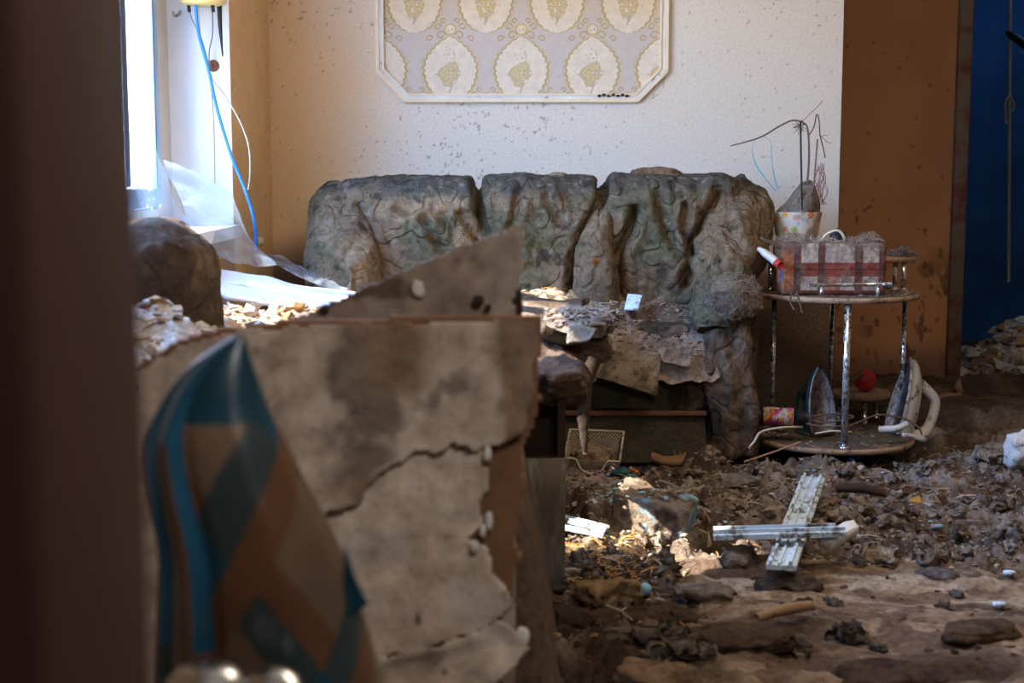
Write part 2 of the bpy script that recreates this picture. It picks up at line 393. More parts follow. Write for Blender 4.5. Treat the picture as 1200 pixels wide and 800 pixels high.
def gridcut(inside, Yf, x0, x1, z0, z1, res, thick, lift=None):
    """sheet facing -Y: cells whose centre passes inside(X,Z); Yf(X,Z) its depth"""
    xs = np.arange(x0, x1+res, res); zs = np.arange(z0, z1+res, res)
    X, Z = np.meshgrid(xs, zs, indexing='ij'); n, m = X.shape
    cx = (X[:-1, :-1]+res/2).ravel(); cz = (Z[:-1, :-1]+res/2).ravel(); keep = inside(cx, cz)
    f = gridfaces(n, m)[keep]
    Yv = Yf(X.ravel(), Z.ravel()); V = np.stack([X.ravel(), Yv, Z.ravel()], 1)
    used, inv = np.unique(f, return_inverse=True); f = inv.reshape(f.shape); V = V[used]; k = len(V)
    V2 = V+np.array([0, thick, 0])
    e = np.concatenate([f[:, [0, 1]], f[:, [1, 2]], f[:, [2, 3]], f[:, [3, 0]]]); es = np.sort(e, 1)
    _, ii, cnt = np.unique(es, axis=0, return_index=True, return_counts=True); bd = e[ii[cnt == 1]]
    side = np.stack([bd[:, 1], bd[:, 0], bd[:, 0]+k, bd[:, 1]+k], 1)
    return np.vstack([V, V2]), np.vstack([f, f[:, ::-1]+k, side])
def inpoly(poly):
    poly = np.array(poly, float)
    def fn(x, z):
        ins = np.zeros(x.shape, bool); n = len(poly)
        for i in range(n):
            a, b = poly[i], poly[(i+1) % n]
            cnd = ((a[1] > z) != (b[1] > z)); xx = (b[0]-a[0])*(z-a[1])/((b[1]-a[1]) if abs(b[1]-a[1]) > 1e-12 else 1e-12)+a[0]
            ins ^= cnd & (x < xx)
        return ins
    return fn
def segdist(x, z, pts):
    d = np.full(x.shape, 9.0)
    for (a, b), (c, e) in zip(pts[:-1], pts[1:]):
        vx, vz = c-a, e-b; t = np.clip(((x-a)*vx+(z-b)*vz)/(vx*vx+vz*vz+1e-12), 0, 1)
        d = np.minimum(d, np.hypot(x-a-t*vx, z-b-t*vz))
    return d
def xz(px, py, Y): p = P(px, py, Y); return (p[0], p[2])
def colfill(V, c): return np.tile(np.array(c)[None, :3], (len(V), 1))

exec_order = None
# ------------------------------------------------------------------ the setting
WB, WL, WR, YR = 5.60, -0.94, 3.30, 6.20        # back wall, left wall, right wall, recess wall
Y0, Y1, SILL, TOP = 2.80, 4.82, 0.80, 2.32      # the window opening
XB = 1.28                                        # where the white wall ends
def wallgrid(x0, x1, z0, z1, y, n, m):
    X, Z = np.meshgrid(np.linspace(x0, x1, n), np.linspace(z0, z1, m), indexing='ij')
    return np.stack([X.ravel(), np.full(X.size, y), Z.ravel()], 1), gridfaces(n, m)
V, Fc = wallgrid(WL-0.3, XB, -0.1, 2.6, WB, 420, 420)
base = colfill(V, (0.68, 0.62, 0.56))
st = fbm(V, 1.6, 4, 3)
c = mixc(base, (0.72, 0.49, 0.27), ss(-0.35, -0.9, V[:, 0]+st*0.15)*0.95)                     # tan damp stain by the corner
c = mixc(c, (0.56, 0.40, 0.26), ss(1.75, 2.3, V[:, 2]+st*0.3)*0.6)
sp = fbm(V, 85, 2, 9)+0.30*st
c = mixc(c, (0.16, 0.10, 0.06), ss(0.60, 0.74, sp)*0.7)                               # mud specks
low = ss(0.72, 0.50, V[:, 2]+st*0.10)
c = mixc(c, (0.115, 0.062, 0.036), low)                                                 # soaked below the flood line
o = struct(mesh_obj('wall_back', V, Fc, M['wall'], col=c))
V2, F2 = box(WL-0.3, XB, WB+0.004, WB+0.6, -0.1, 2.6); mesh_obj('wall_core', V2, F2, M['plain'], o, smooth=False)
V, Fc = wallgrid(XB-0.05, 1.905, -0.1, 2.6, YR, 160, 420)
st = fbm(V, 2.1, 4, 33)
c = mixc(colfill(V, (0.38, 0.175, 0.06)), (0.30, 0.13, 0.045), ss(-0.2, 0.4, st))
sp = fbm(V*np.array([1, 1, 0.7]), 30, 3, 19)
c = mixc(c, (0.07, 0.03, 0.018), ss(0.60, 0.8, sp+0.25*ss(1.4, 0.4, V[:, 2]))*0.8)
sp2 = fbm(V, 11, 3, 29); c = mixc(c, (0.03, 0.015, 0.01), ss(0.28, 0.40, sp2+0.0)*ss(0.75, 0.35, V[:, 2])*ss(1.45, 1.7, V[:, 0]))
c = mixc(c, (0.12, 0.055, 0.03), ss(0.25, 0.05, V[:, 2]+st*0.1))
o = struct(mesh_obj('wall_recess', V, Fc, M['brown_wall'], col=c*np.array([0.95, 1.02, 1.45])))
V2, F2 = box(XB-0.05, 1.905, YR+0.003, YR+0.12, -0.1, 2.6); mesh_obj('wall_core', V2, F2, M['plain'], o, smooth=False)
# doorway casing, lintel, far room
V, Fc = join([box(1.905, 1.965, YR-0.03, YR+0.14, -0.05, 2.25, 0.006)]); struct(mesh_obj('trim_1', V, Fc, M['maroon']))
V, Fc = join([box(2.80, 2.86, YR-0.03, YR+0.14, -0.05, 2.25, 0.006)]); struct(mesh_obj('trim_2', V, Fc, M['maroon']))
V, Fc = join([box(1.905, 2.86, YR-0.03, YR+0.14, 2.14, 2.20, 0.006)]); struct(mesh_obj('trim_3', V, Fc, M['maroon']))
V, Fc = join([box(2.86, WR, YR, YR+0.12, -0.1, 2.6), box(1.905, 2.86, YR, YR+0.12, 2.2, 2.6)]); struct(mesh_obj('wall_recess_right', V, Fc, M['plain'], smooth=False))
struct(mesh_obj('wall_far', *box(1.2, WR, 8.2, 8.3, -0.1, 2.6), M['blue_wall'], smooth=False))
struct(mesh_obj('wall_far_left', *box(1.2, 1.3, YR+0.12, 8.2, -0.1, 2.6), M['blue_wall'], smooth=False))
struct(mesh_obj('wall_right', *box(WR, WR+0.1, -2.0, 8.3, -0.1, 2.6), M['plain'], smooth=False))
struct(mesh_obj('wall_front', *join([box(WL-0.3, WR, -2.1, -2.0, -0.1, 2.6)]), M['plain'], smooth=False))
struct(mesh_obj('ceiling', *box(WL-0.3, WR+0.1, -2.1, 8.3, 2.6, 2.7), M['ceiling'], smooth=False))
# left wall with its window
V, Fc = join([box(WL-0.3, WL, -2.0, Y0, -0.1, 2.6), box(WL-0.3, WL, Y0, Y1, -0.1, SILL-0.04), box(WL-0.3, WL, Y0, Y1, TOP, 2.6)])
struct(mesh_obj('wall_left', V, Fc, M['plain'], smooth=False))
V, Fc = join([box(WL-0.3, WL, Y1+0.006, WB, -0.1, 2.6)])
tanm = mat('tan_wall', (0.78, 0.52, 0.28), (0.70, 0.44, 0.21), 9, 0.85, dirt=0.08, dscale=18, bump=0.15, bscale=120)
struct(mesh_obj('wall_left_pier', V, Fc, tanm, smooth=False))
o = struct(mesh_obj('trim_4', *box(-1.20, WL-0.001, Y1, Y1+0.012, SILL-0.1, TOP), M['pvc'], smooth=False))     # white reveal panel
struct(mesh_obj('trim_5', *box(-1.30, WL+0.03, Y0, Y1, SILL-0.04, SILL), M['pvc'], smooth=False))      # sill
struct(mesh_obj('trim_6', *join([box(-1.30, WL, Y0, Y1, TOP-0.012, TOP), box(-1.30, WL, Y0-0.0, Y0+0.012, SILL, TOP)]), M['pvc'], smooth=False))
# corner bead: cracked dark seam in the back left corner
c = smooth_path([(WL+0.006, WB-0.006, z) for z in np.linspace(0.6, 2.5, 12)], 60)
# window
wx0, wx1 = -1.215, -1.145
win = bpy.data.objects.new('window_1', None); COL.objects.link(win); win.location = (-1.18, (Y0+Y1)/2, SILL); win['_w'] = [-1.18, (Y0+Y1)/2, SILL]; struct(win)
V, Fc = join([box(wx0, wx1, Y1-0.19, Y1-0.001, SILL, TOP-0.012, 0.004)]); mesh_obj('window_frame', V, Fc, M['beige_pvc'], win)
V, Fc = join([box(wx0, wx1, Y0+0.012, Y0+0.08, SILL, TOP-0.012, 0.004), box(wx0, wx1, Y0+0.08, Y1-0.19, SILL, SILL+0.06, 0.004), box(wx0, wx1, Y0+0.08, Y1-0.19, TOP-0.08, TOP-0.012, 0.004)]); mesh_obj('window_frame', V, Fc, M['pvc'], win)
mesh_obj('mullion', *box(wx0, wx1, 3.92, 3.99, SILL+0.06, TOP-0.08, 0.004), M['pvc'], win)
for (a, b) in ((Y0+0.085, 3.915), (3.995, Y1-0.195)):
    z0, z1 = SILL+0.065, TOP-0.085; x0, x1 = wx0+0.012, wx1+0.014
    V, Fc = join([box(x0, x1, a, a+0.06, z0, z1, 0.006), box(x0, x1, b-0.06, b, z0, z1, 0.006), box(x0, x1, a+0.06, b-0.06, z0, z0+0.06, 0.006), box(x0, x1, a+0.06, b-0.06, z1-0.06, z1, 0.006)])
    s = mesh_obj('sash', V, Fc, mat('bluish_pvc', (0.36, 0.52, 0.70), (0.26, 0.44, 0.66), 8, 0.4), win)  # sash tinted blue
    q = mesh_obj('pane', *box(-1.190, -1.186, a+0.055, b-0.055, z0+0.055, z1-0.055), M['glass'], win, smooth=False)
    g = mesh_obj('gasket', *join([box(x1, x1+0.003, b-0.066, b-0.060, z0+0.06, z1-0.06), box(x1, x1+0.003, a+0.060, a+0.066, z0+0.06, z1-0.06)]), M['black'], win, smooth=False)
for a, b in ((4.40, 4.45), (4.15, 4.27), (3.5, 3.56)):  # blue strips standing in for streaks seen through the glass
    o = mesh_obj('blue_strip', *box(-1.186, -1.1845, a, b, SILL+0.13, TOP-0.15), mat('blue_strip_paint', (0.08, 0.34, 0.62), (0.12, 0.42, 0.70), 12, 0.5), win, smooth=False); o['label'] = 'blue strip on the glass'
# foreground door jamb, blurred at the left edge
struct(mesh_obj('trim_7', *join([box(-0.62, -0.156, 0.46, 0.60, -0.1, 2.4, 0.004)]), M['jamb']))
struct(mesh_obj('trim_8', *join([box(-0.62, -0.168, 0.60, 0.64, -0.1, 2.4, 0.004)]), M['maroon']))

# ------------------------------------------------------------------ muddy floor
def ground(x, y):
    p = np.stack([x, y, np.zeros_like(x)], 1)
    flat = ss(0.30, 0.50, x+0.10*fbm(p, 3, 3, 51))*ss(1.75, 1.5, x)*ss(2.2, 2.6, y)*ss(3.62, 3.40, y+0.14*fbm(p, 4, 3, 50))
    flat = np.maximum(flat, ss(5.2, 5.6, y)*ss(1.25, 1.4, x)*0.6)
    big = fbm(p, 1.1, 3, 1)*0.035
    mid = fbm(p, 5, 4, 2)*0.045
    w1 = 0.5-worley(x+0.05*vnoise(p*9, 3), y*0.9+0.05*vnoise(p*9, 4), 9, 5)
    w2 = 0.5-worley(x, y, 26, 6)
    patch = ss(-0.25, 0.25, fbm(p, 2.2, 3, 8))
    fine = fbm(p, 40, 3, 12)*0.008
    rd = fbm(p, 7, 4, 16, ridged=True)
    w3 = 0.5-worley(x, y, 55, 17)
    z = big+mid*1.25+0.034*rd+0.016*fbm(p, 24, 4, 19, 0.6, True)+patch*(w1*0.085+w2*0.036+w3*0.012)+(1-patch)*(w1*0.03+w2*0.018+w3*0.006)+fine-0.02
    fl = big*0.25+0.006*fbm(p*np.array([0.5, 1, 1]), 16, 4, 14)+0.016*ss(0.0, 0.4, fbm(p*np.array([0.5, 1, 1]), 9, 4, 15))+0.006*fbm(p*np.array([0.6, 1, 1]), 30, 3, 18, 0.6, True)-0.014
    z = z*(1-flat)+fl*flat
    z = z+0.05*ss(0.35, 0.0, np.hypot((x-0.42)*0.9, (y-3.85)*1.1))              # heap in front of the sofa
    z = z+0.08*ss(0.45, 0.0, np.hypot((x-1.9)*0.5, (y-5.6)*0.9))
    z = z+0.045*ss(4.0, 4.4, y)*ss(5.0, 4.6, y)*ss(0.2, 0.5, x)*ss(1.6, 1.3, x)*0.6
    z = z-0.05*ss(0.22, 0.0, np.hypot((x-1.12)*0.7, (y-3.85)*1.3))            # hole
    bk_ = ss(0.12, 0.16, x)*ss(0.62, 0.54, x)*ss(4.34, 4.42, y); tb_ = ss(0.46, 0.36, np.hypot(x-1.128, y-4.92)); z = z*(1-bk_)+(z*0.22-0.026)*bk_; z = z*(1-tb_)+(z*0.2-0.022)*tb_      # hollow holding the basket and pens
    z = np.where((x < -0.1) & (y > 3.0), z*0.4, z)
    return z, flat
def gcol(x, y, z, flat):
    p = np.stack([x, y, np.zeros_like(x)], 1)
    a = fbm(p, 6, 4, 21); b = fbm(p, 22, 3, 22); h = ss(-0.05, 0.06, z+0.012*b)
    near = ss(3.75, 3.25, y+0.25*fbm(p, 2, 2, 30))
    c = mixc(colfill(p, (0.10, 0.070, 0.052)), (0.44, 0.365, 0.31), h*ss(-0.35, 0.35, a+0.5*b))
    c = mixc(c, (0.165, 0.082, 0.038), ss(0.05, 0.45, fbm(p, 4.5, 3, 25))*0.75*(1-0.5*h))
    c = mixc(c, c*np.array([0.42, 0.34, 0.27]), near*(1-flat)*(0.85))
    lam = mixc(colfill(p, (0.46, 0.33, 0.225)), (0.25, 0.16, 0.10), ss(-0.3, 0.3, fbm(p*np.array([0.35, 1, 1]), 9, 4, 26)))
    lam = mixc(lam, (0.11, 0.065, 0.042), ss(0.02, 0.30, fbm(p*np.array([0.45, 1, 1]), 8, 5, 27)+0.15*ss(3.1, 2.8, y)))
    lam = mixc(lam, (0.56, 0.46, 0.37), ss(0.05, 0.3, fbm(p*np.array([0.35, 1, 1]), 30, 4, 28))*ss(2.9, 3.3, y)*0.8); lam = mixc(lam, (0.15, 0.095, 0.065), ss(0.1, 0.3, fbm(p*np.array([0.6, 1, 1]), 22, 4, 41))*0.8)
    c = c*(1-flat[:, None])+lam*flat[:, None]
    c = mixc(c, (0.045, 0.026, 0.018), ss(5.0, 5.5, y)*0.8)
    return c
xs = np.concatenate([np.arange(-0.93, -0.1, 0.03), np.arange(-0.1, 2.2, 0.0052), np.arange(2.2, WR, 0.03)])
ys = np.concatenate([np.arange(-2.0, 2.3, 0.05), np.arange(2.3, 5.2, 0.0065), np.arange(5.2, 8.32, 0.02)])
X, Yg = np.meshgrid(xs, ys, indexing='ij'); x, y = X.ravel(), Yg.ravel()
z, fl = ground(x, y); bare = ss(2.2, 1.6, y); z = z*(1-bare)-0.01*bare
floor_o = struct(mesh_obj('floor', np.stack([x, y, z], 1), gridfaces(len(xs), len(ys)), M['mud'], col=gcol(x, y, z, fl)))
struct(mesh_obj('floor_slab', *box(WL-0.3, WR+0.1, -2.1, 8.3, -0.35, -0.2), M['plain'], smooth=False))
def gz(x, y): return float(ground(np.array([float(x)]), np.array([float(y)]))[0][0])

# ------------------------------------------------------------------ scatter helper: many small bits in one mesh
def scatter(name, pts, kind, cols, size, m, parent=None, seed=0, flatness=0.5, up=0.0):
    """kind 'lump' or 'straw'; pts (n,3) world; size (lo,hi); cols list of rgb"""
    r = np.random.default_rng(seed); n = len(pts)
    if kind == 'lump':
        bV, bF = ICO[1]; tri = bF
    else:
        bV = np.array([[-0.5, -0.03, -0.02], [-0.5, 0.03, -0.02], [-0.5, 0, 0.03], [0, -0.03, 0.06], [0, 0.03, 0.06], [0, 0, 0.11], [0.5, -0.015, -0.02], [0.5, 0.015, -0.02], [0.5, 0, 0.01]])
        bF = []
        for s in (0, 3):
            for a in range(3):
                b = (a+1) % 3; bF += [[s+a, s+b, s+3+b], [s+a, s+3+b, s+3+a]]
        bF += [[0, 2, 1], [6, 7, 8]]; tri = np.array(bF)
    k = len(bV)
    q = r.normal(size=(n, 4)); q /= np.linalg.norm(q, axis=1, keepdims=True)
    if kind != 'lump' and up == 0.0:
        a = r.uniform(0, math.pi, n); q = np.stack([np.cos(a), r.normal(0, 0.12, n), r.normal(0, 0.15, n), np.sin(a)], 1); q /= np.linalg.norm(q, axis=1, keepdims=True)
    w_, x_, y_, z_ = q.T
    R = np.stack([1-2*(y_*y_+z_*z_), 2*(x_*y_-z_*w_), 2*(x_*z_+y_*w_), 2*(x_*y_+z_*w_), 1-2*(x_*x_+z_*z_), 2*(y_*z_-x_*w_), 2*(x_*z_-y_*w_), 2*(y_*z_+x_*w_), 1-2*(x_*x_+y_*y_)], 1).reshape(n, 3, 3)
    s = size[0]*(size[1]/size[0])**(r.random(n)**1.6)
    B = np.repeat(bV[None], n, 0)*s[:, None, None]
    if kind == 'lump': B = B*(0.5*r.uniform(0.55, 1.3, (n, 1, 3)))*(1+0.35*r.normal(size=(n, k, 1)))
    V = np.einsum('nij,nkj->nki', R, B)
    if kind == 'lump': V[..., 2] *= flatness
    V = V+np.asarray(pts)[:, None, :]; V[..., 2] += (s*0.08)[:, None]
    Fc = (tri[None]+(np.arange(n)*k)[:, None, None]).reshape(-1, 3)
    c = np.array(cols)[r.integers(0, len(cols), n)]*r.uniform(0.75, 1.2, (n, 1))
    o = mesh_obj(name, V.reshape(-1, 3), Fc, m, parent, col=np.clip(np.repeat(c, k, 0), 0, 1), smooth=False, origin=None)
    return o
RG = np.random.default_rng(5)
def hcurl(p): return fbm(p, 12, 4, 40)

# ------------------------------------------------------------------ the sofa
SX, SY, SZ = 0.10, 5.05, 0.0
sofa = thing('sofa', (SX, SY, 0), 'mud-soaked green tufted velour sofa standing against the back wall', 'sofa')
def L(px, py, Y=5.06): return xz(px, py, Y)
def sofa_col(V, N=None):
    x, y, z = V.T
    f1 = fbm(V, 4, 4, 61); f2 = fbm(V, 14, 4, 62); f3 = fbm(V, 45, 2, 63)
    c = mixc(colfill(V, (0.215, 0.185, 0.115)), (0.33, 0.235, 0.155), ss(-0.15, 0.2, f1+0.35*f2))
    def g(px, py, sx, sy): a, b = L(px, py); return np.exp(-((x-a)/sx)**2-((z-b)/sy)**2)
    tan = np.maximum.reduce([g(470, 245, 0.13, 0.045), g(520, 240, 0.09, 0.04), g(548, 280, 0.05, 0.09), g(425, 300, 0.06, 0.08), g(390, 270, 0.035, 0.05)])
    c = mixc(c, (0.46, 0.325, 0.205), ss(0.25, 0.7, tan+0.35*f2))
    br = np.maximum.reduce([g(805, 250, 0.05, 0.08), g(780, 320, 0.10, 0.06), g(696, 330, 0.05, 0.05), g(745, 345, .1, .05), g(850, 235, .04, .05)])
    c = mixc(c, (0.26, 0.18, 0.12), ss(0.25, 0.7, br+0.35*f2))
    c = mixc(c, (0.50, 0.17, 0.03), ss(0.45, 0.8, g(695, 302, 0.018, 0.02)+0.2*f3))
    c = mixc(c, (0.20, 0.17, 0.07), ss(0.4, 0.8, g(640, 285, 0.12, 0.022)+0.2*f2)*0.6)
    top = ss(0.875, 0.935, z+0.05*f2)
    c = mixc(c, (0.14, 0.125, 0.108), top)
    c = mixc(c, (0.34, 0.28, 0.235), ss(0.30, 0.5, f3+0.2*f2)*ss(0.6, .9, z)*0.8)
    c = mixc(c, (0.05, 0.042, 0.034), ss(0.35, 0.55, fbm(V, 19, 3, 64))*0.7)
    return c
CR = []   # creases: (points, width, depth)
for pts, w_, d_ in [([(560, 205), (560, 225), (568, 260), (582, 292)], 0.014, 0.055), ([(708, 205), (704, 235), (688, 262), (672, 300), (668, 350)], 0.016, 0.06),
        ([(500, 255), (515, 285), (530, 310)], 0.012, 0.030), ([(470, 245), (500, 262)], 0.012, 0.02), ([(540, 250), (556, 275), (566, 295)], 0.010, 0.028),
        ([(742, 245), (735, 270), (722, 295), (722, 345)], 0.014, 0.05), ([(768, 230), (775, 262), (792, 300)], 0.013, 0.025), ([(838, 228), (822, 262), (805, 285), (800, 330)], 0.016, 0.055),
        ([(800, 240), (796, 270), (806, 290)], 0.010, 0.03), ([(640, 230), (655, 260)], 0.012, 0.02), ([(610, 225), (600, 262), (605, 300)], 0.012, 0.02),
        ([(425, 240), (435, 280), (440, 325)], 0.015, 0.04)]:
    CR.append(([L(*p) for p in pts], w_, d_))
def sofa_disp(V, N, amp=1.0):
    d = 0.018*fbm(V, 5, 3, 71)+0.006*fbm(V, 22, 4, 72)+0.0035*fbm(V, 70, 2, 73)
    fr = np.clip(-N[:, 1]+N[:, 2]*0.7, 0, 1)
    for pts, w_, de in CR:
        q = segdist(V[:, 0], V[:, 2], pts); d = d-(de if de > 0.035 else de*0.8)*np.exp(-(q/(w_*(1.0 if de > 0.035 else 1.3)))**2)*fr*(0.75+0.5*fbm(V, 9, 2, 74))+0.014*np.exp(-((q-w_*2.6)/(w_*1.4))**2)*fr
    return d*amp
def cushion(x0, x1, z0, z1, yf, yb, seed):
    def dd(V, N):
        u = (V[:, 0]-(x0+x1)/2)/((x1-x0)/2)
        bulge = 0.035*(1-u**2)*np.clip(-N[:, 1], 0, 1)*ss(z0, z0+0.1, V[:, 2])
        return sofa_disp(V, N)+bulge
    V, Fc = rbox(((x0+x1)/2, (yf+yb)/2, (z0+z1)/2), (x1-x0, yb-yf, z1-z0), 0.09, (int((x1-x0)/0.006), 20, int((z1-z0)/0.006)), dd)
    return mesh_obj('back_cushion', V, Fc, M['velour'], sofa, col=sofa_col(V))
xa, xb_, xc, xd, xe = L(395, 250)[0], L(561, 250)[0], L(707, 250)[0], L(742, 250)[0], L(868, 250)[0]
cushion(xa-0.02, xb_+0.012, 0.42, 0.955, 4.98, 5.38, 1)
cushion(xb_-0.012, xc+0.012, 0.42, 0.965, 4.99, 5.38, 2)
cushion(xc-0.022, xe+0.02, 0.42, 0.965, 4.97, 5.38, 3)
# swollen fold between the middle and right cushions
V, Fc = tube([(L(706, 250)[0], 5.0, L(706, 245)[1]), (L(694, 290)[0], 4.94, L(694, 290)[1]), (L(696, 330)[0], 4.93, L(696, 330)[1]), (L(700, 360)[0], 4.95, 0.45)], [0.03, 0.065, 0.085, 0.07], 40, 60, disp=lambda V, N: sofa_disp(V, N, 0.4))
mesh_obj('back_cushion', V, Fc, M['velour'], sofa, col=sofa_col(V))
# rolled arms: shoulder at the back, falling forward
def arm_disp(V, N):
    a = fbm(V*np.array([3.5, 1, 1]), 5, 3, 80, ridged=True)
    return 0.022*a+0.006*fbm(V, 26, 3, 81)+0.004*fbm(V, 70, 2, 82)
V, Fc = tube([(0.80, 5.34, 0.80), (0.815, 5.20, 0.84), (0.80, 5.04, 0.80), (0.745, 4.90, 0.68), (0.70, 4.80, 0.56), (0.69, 4.74, 0.44)], [0.10, 0.115, 0.115, 0.115, 0.10, 0.06], 72, 150, disp=arm_disp)
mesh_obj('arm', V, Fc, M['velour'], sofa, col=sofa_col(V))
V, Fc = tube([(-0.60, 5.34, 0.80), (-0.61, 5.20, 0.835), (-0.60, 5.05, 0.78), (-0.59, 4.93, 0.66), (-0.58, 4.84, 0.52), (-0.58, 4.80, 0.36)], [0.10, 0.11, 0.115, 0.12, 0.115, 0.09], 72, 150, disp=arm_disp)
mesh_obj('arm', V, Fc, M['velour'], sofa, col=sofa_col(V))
# arm bodies and the folded front facing of the right arm
def side_d(V, N): return 0.010*fbm(V, 7, 3, 90)+0.004*fbm(V, 40, 3, 91)
def brn(V):
    f = fbm(V, 9, 4, 93); c = mixc(colfill(V, (0.17, 0.115, 0.082)), (0.065, 0.05, 0.036), ss(-0.2, 0.3, f)); return mixc(c, (0.30, 0.15, 0.07), ss(0.35, 0.6, fbm(V, 6, 2, 94))*0.7)
for x0, x1 in ((0.665, 0.835), (-0.70, -0.53)):
    V, Fc = rbox(((x0+x1)/2, 5.07, 0.31), (x1-x0, 0.60, 0.60), 0.02, (26, 60, 60), side_d)
    mesh_obj('arm_panel', V, Fc, M['velour_brown'], sofa, col=brn(V)*0.6)
def facing(V, N):
    u = V[:, 0]+0.018*np.sin(V[:, 2]*15)
    return 0.009*np.sin(u*80+2.5*fbm(V*np.array([1, 1, 0.5]), 6, 2, 98))+0.012*fbm(V*np.array([1.6, 1, 0.5]), 14, 4, 96, ridged=True)
V, Fc = rbox((0.738, 4.745, 0.265), (0.155, 0.07, 0.50), 0.03, (60, 8, 90), facing)
V[:, 0] += 0.018*np.sin(V[:, 2]*11+0.5)
mesh_obj('arm_facing', V, Fc, M['velour_brown'], sofa, col=brn(V)*1.25)
# torn stuffing at the front of the right arm
V, Fc = rock((0.735, 4.70, 0.565), (0.19, 0.15, 0.15), 7, 5, 0.20, 0.15, tilt=0.3); V = V+0.012*np.stack([fbm(V, 30, 3, s) for s in (1, 2, 3)], 1)
fl_o = mesh_obj('torn_stuffing', V, Fc, M['fluff'], sofa, col=mixc(colfill(V, (0.30, 0.24, 0.195)), (0.13, 0.095, 0.07), ss(-0.2, 0.4, fbm(V, 22, 3, 99)))); fl_o['label'] = 'ragged tuft of muddy stuffing'
d = V-V.mean(0); sel = RG.integers(0, len(V), 3200); scatter('loose_fibre', V[sel]+d[sel]*0.03, 'straw', [(0.36, 0.27, 0.20), (0.28, 0.20, 0.145), (0.2, 0.14, 0.10)], (0.008, 0.030), M['debris'], fl_o, 3, up=1.0)['kind'] = 'stuff'
# frame, front board, rail
mesh_obj('seat_base', *box(-0.53, 0.665, 4.80, 5.30, 0.02, 0.30, 0.01), M['dark_wood'], sofa)
V, Fc = rbox((0.34, 4.785, 0.072), (0.64, 0.025, 0.17), 0.008, (90, 3, 40), lambda V, N: 0.006*fbm(V, 14, 4, 100))
fp = mesh_obj('front_board', V, Fc, M['green_panel'], sofa)
V, Fc = rbox((0.34, 4.79, 0.235), (0.64, 0.03, 0.13), 0.012, (70, 3, 20), lambda V, N: 0.012*fbm(V, 12, 4, 101))
mesh_obj('front_valance', V, Fc, M['green_panel'], sofa)
mesh_obj('rail', *box(0.02, 0.66, 4.755, 4.785, 0.155, 0.172, 0.003), M['rust'], sofa)['label'] = 'rusty red-brown rail'
V, Fc = rock((0.60, 4.785, 0.225), (0.15, 0.06, 0.15), 33, 4, 0.25, 0.3); mesh_obj('seat_padding', V, Fc, M['velour_brown'], sofa, col=brn(V))
V, Fc = rock((0.50, 4.86, 0.42), (0.40, 0.20, 0.10), 34, 4, 0.2, 0.4); mesh_obj('seat_padding', V, Fc, M['velour_brown'], sofa, col=brn(V))
V, Fc = rock((0.22, 4.785, 0.22), (0.13, 0.06, 0.10), 35, 4, 0.25, 0.3); mesh_obj('seat_padding', V, Fc, M['velour_brown'], sofa, col=brn(V))
# mud heap on top of the backrest
V, Fc = rock((L(770, 198)[0], 5.17, 0.965), (0.20, 0.10, 0.055), 41, 4, 0.45, 0.1)
tag(mesh_obj('mud_clod', V, Fc, M['debris'], col=mixc(colfill(V, (0.22, 0.14, 0.09)), (0.10, 0.06, 0.04), ss(-.1, .3, fbm(V, 30, 3, 2)))), 'ragged brown clod of dried mud on top of the sofa backrest', 'mud clod')
V, Fc = rock((L(655, 203)[0], 5.18, 0.965), (0.07, 0.06, 0.022), 42, 3, 0.35, 0.1)
tag(mesh_obj('mud_clod', V, Fc, M['debris'], col=colfill(V, (0.24, 0.16, 0.10))), 'small flat brown crumb lying on the sofa top between cushions', 'mud clod')

# ------------------------------------------------------------------ debris on the sofa seat
def seat_h(x, y):
    p = np.stack([x, y, 0*x], 1)
    z = 0.545-0.10*ss(0.15, 0.5, x)*ss(5.0, 4.80, y)-0.02*ss(0.1, 0.6, x)+0.035*fbm(p, 6, 4, 110)+0.03*(0.5-worley(x, y, 17, 9))+0.016*fbm(p, 22, 4, 109, 0.6, True)+0.008*fbm(p, 45, 3, 111)
    e = ss(4.70, 4.78, y+0.03*fbm(p, 9, 3, 112))
    return z*e+(0.40+0.03*fbm(p, 20, 3, 113))*(1-e)-0.12*ss(4.735, 4.70, y)
xs = np.arange(-0.56, 0.70, 0.006); ys = np.arange(4.70, 5.12, 0.006); X, Yg = np.meshgrid(xs, ys, indexing='ij'); x, y = X.ravel(), Yg.ravel(); z = seat_h(x, y); V = np.stack([x, y, z], 1)
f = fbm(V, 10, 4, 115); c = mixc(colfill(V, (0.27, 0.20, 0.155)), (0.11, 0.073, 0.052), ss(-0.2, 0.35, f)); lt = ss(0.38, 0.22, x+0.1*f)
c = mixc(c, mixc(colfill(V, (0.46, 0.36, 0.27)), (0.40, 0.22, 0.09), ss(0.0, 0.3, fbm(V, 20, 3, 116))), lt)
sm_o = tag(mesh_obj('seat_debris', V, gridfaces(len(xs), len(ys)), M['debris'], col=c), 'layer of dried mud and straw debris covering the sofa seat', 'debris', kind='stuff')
pts = np.stack([RG.uniform(-0.5, 0.35, 1300), RG.uniform(4.74, 5.02, 1300)], 1); pts = np.column_stack([pts, seat_h(pts[:, 0], pts[:, 1])])
scatter('straw_bits', pts, 'straw', [(0.55, 0.38, 0.2), (0.5, 0.25, 0.08), (0.6, 0.52, 0.42), (0.3, 0.18, 0.1)], (0.012, 0.06), M['debris'], sm_o, 11)['kind'] = 'stuff'
pts = np.stack([RG.uniform(0.25, 0.66, 2600), RG.uniform(4.72, 5.02, 2600)], 1); pts = np.column_stack([pts, seat_h(pts[:, 0], pts[:, 1])])
scatter('mud_crumbs', pts, 'lump', [(0.30, 0.24, 0.19), (0.2, 0.15, 0.11), (0.26, 0.20, 0.155)], (0.004, 0.018), M['debris'], sm_o, 12)['kind'] = 'stuff'
